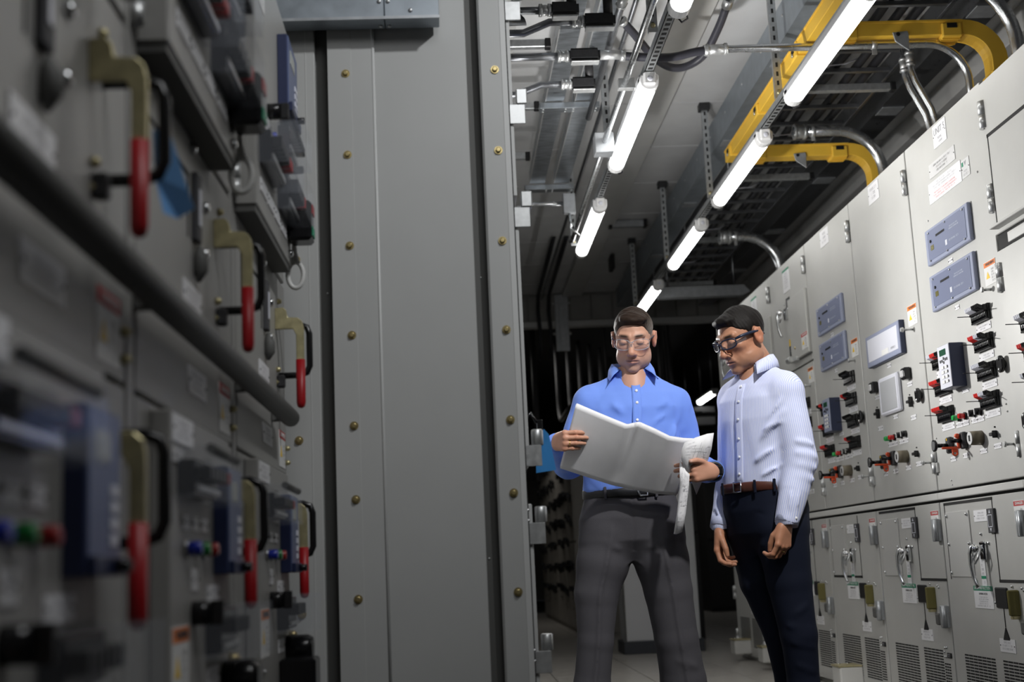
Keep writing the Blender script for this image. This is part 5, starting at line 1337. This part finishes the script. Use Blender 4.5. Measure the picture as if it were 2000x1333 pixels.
def shirt1(P):
    d = column(P, *[np.array(a) for a in prof1], pw=2.3)
    for sh, el, wr in ((SHL, ELL_, WRL), (SHR, ELR, WRR)):
        k = .026 if sh is SHL else .026
        mid = tuple((np.array(sh)+np.array(el))/2)
        a = chain(P, [sh, mid, el], [.066, .062, .055]); b = chain(P, [el, tuple((np.array(el)*.5+np.array(wr)*.5)), wr], [.055, .052, .040])
        d = smin(d, smin(a, b, .02), .03)
    for s, sh in ((-1, SHL), (1, SHR)): d = smin(d, cone(P, (.024+s*.055, .014, 1.482), sh, .050, .060), .035)
    f = 0
    f = f+fold(P, (-.15, -.11, 1.33), (-.06, -.13, 1.20), .006, w=.014)+fold(P, (.19, -.10, 1.33), (.12, -.13, 1.18), .007, w=.014)+fold(P, (.20, -.09, 1.30), (.16, -.12, 1.12), .006, w=.012)
    f = f+fold(P, (-.10, -.12, 1.42), (-.03, -.13, 1.34), .004, w=.016)+fold(P, (.16, -.11, 1.42), (.09, -.13, 1.36), .004, w=.016)
    for i in range(5): f = f+fold(P, (-.15+.07*i, -.13, 1.06), (-.13+.065*i, -.14, 1.13), .006, w=.012)
    for el in (ELL_, ELR):
        for i in range(3): f = f+fold(P, (el[0]-.05, el[1]-.05, el[2]+.03-.03*i), (el[0]+.05, el[1]-.05, el[2]+.05-.03*i), .006, w=.010)
    d = smax(d, -ell(P, (.018, -.090, 1.540), (.038, .080, .058)), .006)
    f = f+fold(P, (.20, -.08, 1.36), (.17, -.12, 1.16), .006, w=.010)+fold(P, (-.17, -.09, 1.36), (-.15, -.12, 1.16), .006, w=.010)+fold(P, (.06, -.13, 1.30), (.15, -.12, 1.36), .004, w=.010)+fold(P, (-.10, -.13, 1.28), (-.02, -.135, 1.22), .004, w=.010)
    return d-2.0*f+wob(P, 5, .0042, 24, (1, 1, .6))
field_obj('shirt', [nets(shirt1, (-.42, -.25, 1.02), (.42, .20, 1.56), .0065)], 'shirt_blue', m1)
collar(m1, (.020, .006, 1.496), -.06, 'shirt_blue')
pl = sweep_strip('placket', prof1, -.020, .016, [1.06+.03*i for i in range(15)], 'shirt_blue', m1, out=.0045, thick=.0008)
for z in (1.445, 1.395, 1.325, 1.255, 1.185, 1.115): p = front_point(prof1, -.002, z, out=.0065); build('button', MB().dome(p, .0062, .003, n=10), 'button', pl)
for a, b in ((ELL_, WRL), (ELR, WRR)):
    a = Vector(a); b = Vector(b); e = (b-a).normalized(); build('cuff', MB().tube([b-e*.055, b-e*.02, b+e*.012], [.0455, .044, .042], 18), 'shirt_blue', m1)
cur = lambda a, b, c: (math.radians(a), math.radians(b), math.radians(c))
q, c, tl, fr = make_hand((-.322, -.247, 1.238), (.36, -.93, .0), (0, .02, 1), [cur(60, 32, 14), cur(62, 32, 14), cur(64, 34, 14), cur(68, 34, 16)], [(.004, .008, -.028), (-.006, .004, -.030), (-.006, .0, -.026)], np.array(S1['skin'])*np.array([.92, .86, .82]), 1, .95, np.array(ELL_)-np.array(WRL)); body.append(q); cols.append(c)
ring_on(m1, tl, 2)
q, c, tl, fr = make_hand((.262, -.325, 1.098), (-.97, -.22, .02), (-.05, 0, 1), [cur(30, 38, 14), cur(34, 42, 16), cur(38, 44, 16), cur(44, 46, 18)], [(.028, .018, .012), (.032, .004, .014), (.026, -.004, .006)], np.array(S1['skin'])*np.array([.95, .88, .84]), -1, .95, np.array(ELR)-np.array((.262, -.325, 1.098))); body.append(q); cols.append(c)
ring_on(m1, tl, 2)
w = Vector(WRR); e = (Vector(WRR)-Vector(ELR)).normalized(); x = e.orthogonal().normalized(); y = e.cross(x); p = w+e*.022
wt = build('wristwatch', MB().tube([p+(x*math.cos(t)+y*math.sin(t))*.031 for t in [2*math.pi*j/20 for j in range(21)]], .006, 6), 'rubber', m1); build('watch_case', MB().cbox(tuple(p+Vector((.012, -.03, 0))), (.030, .014, .034)), 'black_gloss', wt, .004)
def core1(P):
    d = column(P, *[np.array(a) for a in prof1]) + .03
    d = smin(d, cone(P, (.024, .0, 1.57), (.020, -.022, 1.455), .057, .066), .01)
    for sh, el, wr in ((SHL, ELL_, WRL), (SHR, ELR, WRR)): d = smin(d, chain(P, [sh, el, wr], [.045, .036, .026]), .02)
    d = smin(d, chain(P, [(0, .0, 1.10), (0, 0, 1.0)], [.09, .09]), .03)
    for t in LEG1: d = smin(d, chain(P, t, [.06, .06, .05, .045, .04, .035]), .02)
    return d
LEG1 = ([(-.116, .0, .885), (-.141, -.002, .775), (-.172, -.004, .66), (-.186, -.006, .48), (-.208, .01, .31), (-.218, .012, .07)], [(.080, .0, .885), (.094, -.002, .775), (.112, -.004, .66), (.132, -.006, .47), (.151, .01, .31), (.168, .012, .07)])
v, q = nets(core1, (-.42, -.25, .05), (.42, .20, 1.56), .014); body.append((v, q)); cols.append(np.tile(np.array(S1['skin']), (len(v), 1)))
field_obj('body', body, 'skin', m1, np.concatenate(cols))
make_hair(h1, S1, m1)
glasses(m1, h1, 'clear_rim', 'navy_frame', .0012, .0335, .017, -.025)
def pants1(P):
    z = np.array([.78, .86, .95, 1.045]); d = column(P, z, np.array([-.018]*4), np.array([.006, .008, .006, 0]), np.array([.10, .195, .206, .178]), np.array([.06, .118, .132, .121]), pw=2.3)
    rr = ([.106, .103, .086, .069, .071, .077], [.108, .107, .094, .084, .088, .088])
    L = [chain(P, LEG1[i], rr[i], k=.012) for i in (0, 1)]
    d = smin(d, smin(L[0], L[1], .006), .03)
    zz = P[..., 2]
    for t in LEG1:
        ts = sorted([(p[2], p[0]) for p in t]); cx = np.interp(zz, [a for a, _ in ts], [b for _, b in ts]).astype(F)
        d = d-.008*np.exp(-((P[..., 0]-cx-.004)/.009)**2)*(P[..., 1] < 0)*np.clip((.93-zz)/.12, 0, 1)
    d = d+.004*np.exp(-((P[..., 0]+.026)/.004)**2)*(P[..., 1] < 0)*(zz > .82)                  # fly seam
    f = fold(P, (-.03, -.12, .80), (-.15, -.10, .86), .006, w=.014)+fold(P, (-.02, -.12, .80), (.12, -.10, .87), .006, w=.014)+fold(P, (.10, -.09, .40), (.22, -.07, .36), .005, w=.014)+fold(P, (.17, -.11, .95), (.21, -.05, .86), -.006, w=.008)+fold(P, (-.19, -.11, .95), (-.235, -.05, .86), -.006, w=.008)
    return d-f+wob(P, 9, .0009, 14, (1, 1, .3))
field_obj('trousers', [nets(pants1, (-.36, -.20, .03), (.36, .20, 1.06), .0065)], 'trousers_grey', m1)
bl = grid_mesh('belt', ellipse_rows([1.030, 1.034, 1.060, 1.064], [-.018]*4, [0]*4, [.182, .186, .186, .182], [.128, .132, .132, .128]), 'belt_black', m1, .003, True)
bk1 = build('buckle', MB().tube([(.005, -.137, 1.030), (.035, -.135, 1.030), (.035, -.135, 1.066), (.005, -.137, 1.066), (-.002, -.137, 1.048), (.005, -.137, 1.030)], .0035, 8), 'steel', m1)
for x in (-.11, .09): build('belt_loop', MB().cbox((x-.018, -.132*math.sqrt(1-(x/.186)**2)-.006, 1.046), (.011, .006, .05)), 'trousers_grey', m1, .002)
shoe(m1, -.222, -.01, .12); shoe(m1, .172, -.01, -.18)
# ----------------------------------------------------------------- the drawings he holds
dr = thing('drawing_sheets', 'stack of large white construction drawings held open in two hands', 'paper', (.725, 5.2, 0))
def sheet(name, top, bot, ny, par, thick=.0016, sag=.0):
    U = np.linspace(0, 1, 60)
    def along(poly, u):
        L = np.cumsum([0]+[np.linalg.norm(np.array(b)-np.array(a)) for a, b in zip(poly, poly[1:])]); L = L/L[-1]
        return np.array([np.interp(u, L, [p[k] for p in poly]) for k in range(3)])
    rows = []
    for j in range(ny+1):
        t = j/ny; r = []
        for u in U:
            a, b = along(top, u), along(bot, u); p = a*(1-t)+b*t; p[1] -= sag*math.sin(math.pi*t)*(1-.4*u); a1 = np.array([-.020, 1.285]); b1 = np.array([-.085, 1.11]); dd = b1-a1; tt = min(max(((p[[0, 2]]-a1) @ dd)/(dd @ dd), 0), 1); e1 = (p[[0, 2]]-a1)-tt*dd; side = e1[0]; p[1] += -.022*math.exp(-abs(side)/(.007 if side > 0 else .03))*(1-tt); r.append(tuple(p))
        rows.append(r)
    return grid_mesh(name, rows, 'paper', par, thick)
TOPE = [(-0.249, -0.37, 1.366), (-0.16, -0.36, 1.325), (-0.062, -0.355, 1.28), (-0.035, -0.34, 1.286), (-0.012, -0.355, 1.287), (0.04, -0.373, 1.258), (0.095, -0.36, 1.23), (0.15, -0.34, 1.222), (0.2, -0.33, 1.219)]
BOTE = [(-0.309, -0.225, 1.142), (-0.2, -0.205, 1.103), (-0.113, -0.195, 1.072), (-0.06, -0.195, 1.058), (0.0, -0.21, 1.043), (0.06, -0.205, 1.03), (0.135, -0.195, 1.022)]
sheet('front_sheet', TOPE, BOTE, 16, dr, .0012, .008)
for i in range(3): sheet('inner_sheet', [(x+.002*i, y+.003*(i+1), z+.0022*(i+1)) for x, y, z in TOPE], [(x+.004*i, y+.003*(i+1), z+.006) for x, y, z in BOTE], 8, dr, .001)
FL = [[(0.15, -0.365, 1.208), (0.19, -0.38, 1.224), (0.235, -0.385, 1.236), (0.262, -0.375, 1.239)], [(0.137, -0.371, 1.18), (0.17, -0.381, 1.182), (0.215, -0.381, 1.182), (0.25, -0.366, 1.178)], [(0.133, -0.367, 1.15), (0.16, -0.374, 1.142), (0.2, -0.347, 1.13), (0.236, -0.307, 1.118)], [(0.141, -0.36, 1.118), (0.16, -0.36, 1.105), (0.19, -0.308, 1.085), (0.222, -0.27, 1.06)], [(0.16, -0.344, 1.094), (0.17, -0.314, 1.082), (0.19, -0.274, 1.05), (0.205, -0.244, 1.018)]]
fp = grid_mesh('turned_page', FL, 'paper', dr, .0016)
HS = [[(.131, -.348, 1.150), (.137, -.356, 1.128), (.150, -.362, 1.102), (.163, -.360, 1.090)], [(.126, -.345, 1.06), (.134, -.352, 1.055), (.146, -.356, 1.05), (.158, -.352, 1.045)], [(.110, -.335, .95), (.118, -.340, .948), (.130, -.343, .946), (.142, -.340, .945)], [(.094, -.325, .873), (.102, -.330, .871), (.112, -.332, .873), (.127, -.328, .880)]]
hp = grid_mesh('hanging_page', HS, 'paper', dr, .0016)
def print_on(par, rows, n, seed, m='print_faint'):
    """thin printed lines following a sheet"""
    rng = random.Random(seed); b = MB(); R = [[Vector(p) for p in r] for r in rows]; a, c = len(R)-1, len(R[0])-1
    def at(u, v):
        i = min(int(v*a), a-1); j = min(int(u*c), c-1); fu, fv = u*c-j, v*a-i
        p = (R[i][j]*(1-fu)+R[i][j+1]*fu)*(1-fv)+(R[i+1][j]*(1-fu)+R[i+1][j+1]*fu)*fv; return p+Vector((0, -.0028, .0004))
    for _ in range(n):
        u, v = rng.uniform(.12, .85), rng.uniform(.08, .9); h = rng.random() < .6
        if h: l = rng.uniform(.04, .3); q = [at(u, v), at(min(u+l, .95), v), at(min(u+l, .95), v+.006), at(u, v+.006)]
        else: l = rng.uniform(.03, .2); q = [at(u, v), at(u+.008, v), at(u+.008, min(v+l, .97)), at(u, min(v+l, .97))]
        b.quad(*q)
    return build('printed_lines', b, m, par, kind='stuff')
print_on(fp, FL, 60, 2); print_on(hp, HS, 70, 3)
# ================================================================= the man in the striped shirt
m2 = thing('person', 'man in a pale striped shirt and navy trousers looking down at the drawings', 'person', (1.22, 5.05, 0))
A2 = math.radians(-53)                                                  # body turned to his right
S2 = dict(skin=(.41, .205, .125), beard=(.80, .82, .86), lip=(.36, .15, .12), brow=(.008, .006, .005), sideburn=(.03, .022, .018), jaw=.057, neck=(0, .040, -.17),
          thick=[.002, .003, .005, .004], ly=[-.13, -.09, -.065, -.05, -.022, 0, .02, .05, .12], lz=[.066, .070, .060, .042, .026, -.02, .012, -.055, -.07], fx=160, fy=380, hair=(.006, .0048, .0042), temple=(.008, .0062, .0055),
          extra=(((0, -.060, .083), (.052, .030, .020)),))
h2 = Head((-.058, -.03, 1.629), math.radians(-63), math.radians(21), math.radians(0), 1.03)
body, cols = [], []
q, c = make_head(h2, S2); body.append(q); cols.append(c)
prof2 = ([1.02, 1.05, 1.15, 1.30, 1.38, 1.43, 1.465, 1.488], [-.006, -.004, .004, .010, .010, .010, .008, .004], [0]*8, [.160, .168, .172, .178, .176, .152, .106, .078], [.124, .138, .138, .138, .126, .106, .086, .070])
ca, sa = math.cos(A2), math.sin(A2)
def b2w(x, y, z): return (x*ca-y*sa, x*sa+y*ca, z)
SN, SF = (.082, -.130, 1.380), (-.070, .135, 1.385)                     # near and far shoulder
EN, EF = (.098, -.175, 1.125), (-.088, .165, 1.125)
WN, WF = (.020, -.215, .905), (-.165, .085, .905)
def shirt2(P):
    d = column(P, *[np.array(a) for a in prof2], ang=A2, pw=2.3)
    for sh, el, wr in ((SN, EN, WN), (SF, EF, WF)):
        mid = tuple((np.array(sh)*.5+np.array(el)*.5)); m2_ = tuple(np.array(el)*.5+np.array(wr)*.5)
        a = smin(chain(P, [sh, mid, el], [.064, .064, .060]), chain(P, [el, m2_, wr], [.059, .056, .043]), .02); d = smin(d, a, .022)
    for sh in (SN, SF): d = smin(d, cone(P, (sh[0]*.4, sh[1]*.4, 1.458), (sh[0]*.95, sh[1]*.95, 1.415), .050, .062), .035)
    f = fold(P, (.06, -.20, 1.33), (-.06, -.15, 1.20), .007, w=.013)+fold(P, (.05, -.21, 1.28), (-.08, -.15, 1.24), .006, w=.012)+fold(P, (.03, -.20, 1.20), (-.09, -.13, 1.12), .007, w=.013)
    f = f+fold(P, (-.10, -.10, 1.40), (-.13, -.10, 1.10), .006, w=.014)+fold(P, (-.14, -.06, 1.38), (-.15, -.05, 1.12), .006, w=.014)
    for i in range(4): f = f+fold(P, (.06, -.235, 1.20-.045*i), (.17, -.215, 1.175-.045*i), .007, w=.011)
    for i in range(4): f = f+fold(P, (.02+.03*i, -.265, .93), (.035+.03*i, -.255, 1.02), .004, w=.009)
    vx, vy, vz = b2w(0, -.09, 1.52); d = smax(d, -ell(P, (vx, vy, vz), (.055, .055, .060)), .006)
    f = f+fold(P, (.05, -.20, 1.38), (-.02, -.17, 1.28), .005, w=.010)+fold(P, (-.06, -.15, 1.38), (-.10, -.12, 1.24), .005, w=.010)+fold(P, (.03, -.19, 1.12), (-.06, -.15, 1.07), .006, w=.010)+fold(P, (.05, -.24, 1.34), (.13, -.22, 1.28), .005, w=.012)
    return d-2.0*f+wob(P, 15, .0042, 24, (1, 1, .5))
v, q = nets(shirt2, (-.34, -.34, .885), (.30, .30, 1.55), .0062)
def stripe2(v):
    tor = v[:, 0]*ca+v[:, 1]*sa; out = tor.copy()
    for sh, el, wr in ((SN, EN, WN), (SF, EF, WF)):
        for a, b in ((sh, el), (el, wr)):
            a = np.array(a); b = np.array(b); t = np.clip(((v-a) @ (b-a))/((b-a) @ (b-a)), 0, 1); p = v-(a+t[:, None]*(b-a)); dist = np.linalg.norm(p, axis=1); s = p[:, 0]*.8-p[:, 1]*.25
            k = np.clip((.078-dist)/.006, 0, 1)*((dist < .078) & ((np.abs(tor) > .165) | (v[:, 2] < 1.0) | (dist < .066))); out = np.where(k > .5, s+.3, out)
    return out
field_obj('shirt', [(v, q)], 'shirt_stripe', m2, None, stripe2(v))
collar(m2, (-.006, -.008, 1.476), A2, 'shirt_stripe', True, (.088, -.098, -.008))
pl = sweep_strip('placket', prof2, -.020, .016, [1.05+.03*i for i in range(14)], 'shirt_stripe', m2, A2, .005, thick=.0008, stripe=True)
for z in (1.43, 1.37, 1.30, 1.225, 1.155, 1.09): p = front_point(prof2, -.002, z, A2, .0075); build('button', MB().dome(p, .006, .003, (sa, -ca, 0), 10), 'button', pl)
for a, b in ((EN, WN), (EF, WF)):
    a = Vector(a); b = Vector(b); e = (b-a).normalized(); cf = build('cuff', MB().tube([b-e*.055, b-e*.02, b+e*.016], [.0465, .0455, .044], 20), 'shirt_stripe', m2)
    at = cf.data.attributes.new('stripe', 'FLOAT', 'POINT'); at.data.foreach_set('value', np.array([(Vector(x.co)-b).dot(e) for x in cf.data.vertices], F))
    build('button', MB().dome(b-e*.005+Vector((.022, -.040, 0)), .0055, .003), 'button', cf)
T2 = np.array(S2['skin'])*np.array([.92, .86, .82])
q, c, tl, fr = make_hand((.010, -.222, .888), (-.24, -.12, -1), (-.80, -.60, .1), [cur(26, 58, 30), cur(30, 60, 32), cur(32, 62, 34), cur(34, 62, 34)], [(.030, .012, -.022), (.030, -.004, -.012), (.024, -.008, -.006)], T2, -1, .95, np.array(EN)-np.array(WN)); body.append(q); cols.append(c)
ring_on(m2, tl, 2)
q, c, tl, fr = make_hand((-.172, .075, .888), (-.12, -.10, -1), (-.55, -.80, .1), [cur(22, 40, 24), cur(26, 44, 26), cur(28, 46, 28), cur(30, 48, 28)], [(.030, .014, -.020), (.030, .0, -.014), (.024, -.004, -.006)], T2, 1, 1.0, np.array(EF)-np.array(WF)); body.append(q); cols.append(c)
LEG2 = ([(.028, -.085, .87), (.040, -.090, .68), (.058, -.100, .48), (.066, -.085, .30), (.070, -.080, .07)], [(-.045, .080, .87), (-.028, .070, .68), (.030, .060, .48), (.062, .090, .30), (.075, .095, .07)])
def core2(P):
    d = column(P, *[np.array(a) for a in prof2], ang=A2)+.03
    d = smin(d, cone(P, (-.006, -.012, 1.55), b2w(0, -.020, 1.44), .055, .064), .01)
    for sh, el, wr in ((SN, EN, WN), (SF, EF, WF)): d = smin(d, chain(P, [sh, el, wr], [.045, .036, .026]), .02)
    d = smin(d, chain(P, [(0, .0, 1.10), (0, 0, 1.0)], [.08, .08]), .03)
    for t in LEG2: d = smin(d, chain(P, t, [.06, .05, .042, .04, .035]), .02)
    return d
v, q = nets(core2, (-.34, -.34, .05), (.30, .30, 1.55), .014); body.append((v, q)); cols.append(np.tile(np.array(S2['skin']), (len(v), 1)))
field_obj('body', body, 'skin', m2, np.concatenate(cols))
make_hair(h2, S2, m2)
glasses(m2, h2, 'navy_frame', 'navy_frame', .0031, .0295, .019, -.017, True)
def pants2(P):
    z = np.array([.78, .86, .95, 1.035]); d = column(P, z, np.array([-.004, -.004, -.006, -.010]), np.array([.0]*4), np.array([.09, .162, .172, .166]), np.array([.06, .118, .134, .130]), ang=A2, pw=2.3)
    rr = ([.102, .084, .069, .060, .060], [.100, .082, .066, .060, .060])
    L = [chain(P, LEG2[i], rr[i], k=.012) for i in (0, 1)]
    d = smin(d, smin(L[0], L[1], .010), .03)
    f = fold(P, (-.02, -.16, .52), (.11, -.15, .50), .008, w=.012)+fold(P, (.0, -.16, .46), (.12, -.15, .43), .007, w=.012)+fold(P, (.02, -.15, .38), (.11, -.14, .34), .006, w=.012)+fold(P, (.10, -.16, .60), (.02, -.18, .55), .005, w=.012)
    f = f+fold(P, (-.10, -.10, .80), (.05, -.18, .86), .006, w=.014)+fold(P, (-.09, -.09, .95), (-.04, -.15, .93), -.004, w=.006)
    return d-f+wob(P, 19, .0016, 16, (1, 1, .5))
field_obj('trousers', [nets(pants2, (-.26, -.26, .03), (.26, .26, 1.05), .0065)], 'trousers_navy', m2)
grid_mesh('belt', ellipse_rows([1.022, 1.026, 1.052, 1.056], [-.012]*4, [0]*4, [.170, .174, .174, .170], [.134, .138, .138, .134], A2), 'belt_brown', m2, .003, True)
prb = ([1.0, 1.1], [-.012]*2, [0]*2, [.174]*2, [.138]*2)
bq = [front_point(prb, a, z, A2, .008) for a, z in ((-.020, 1.022), (.016, 1.022), (.016, 1.058), (-.020, 1.058), (-.020, 1.022))]
build('buckle', MB().tube(bq, .0035, 8), 'chrome', m2)
for x in (-.09, .075, .14): p = front_point(prb, x, 1.038, A2, .006); build('belt_loop', MB().cbox((0, 0, 0), (.011, .006, .05)), 'trousers_navy', m2, .002, p, (0, 0, A2+x*4))
shoe(m2, .072, -.09, -.55); shoe(m2, .078, .085, -.95)
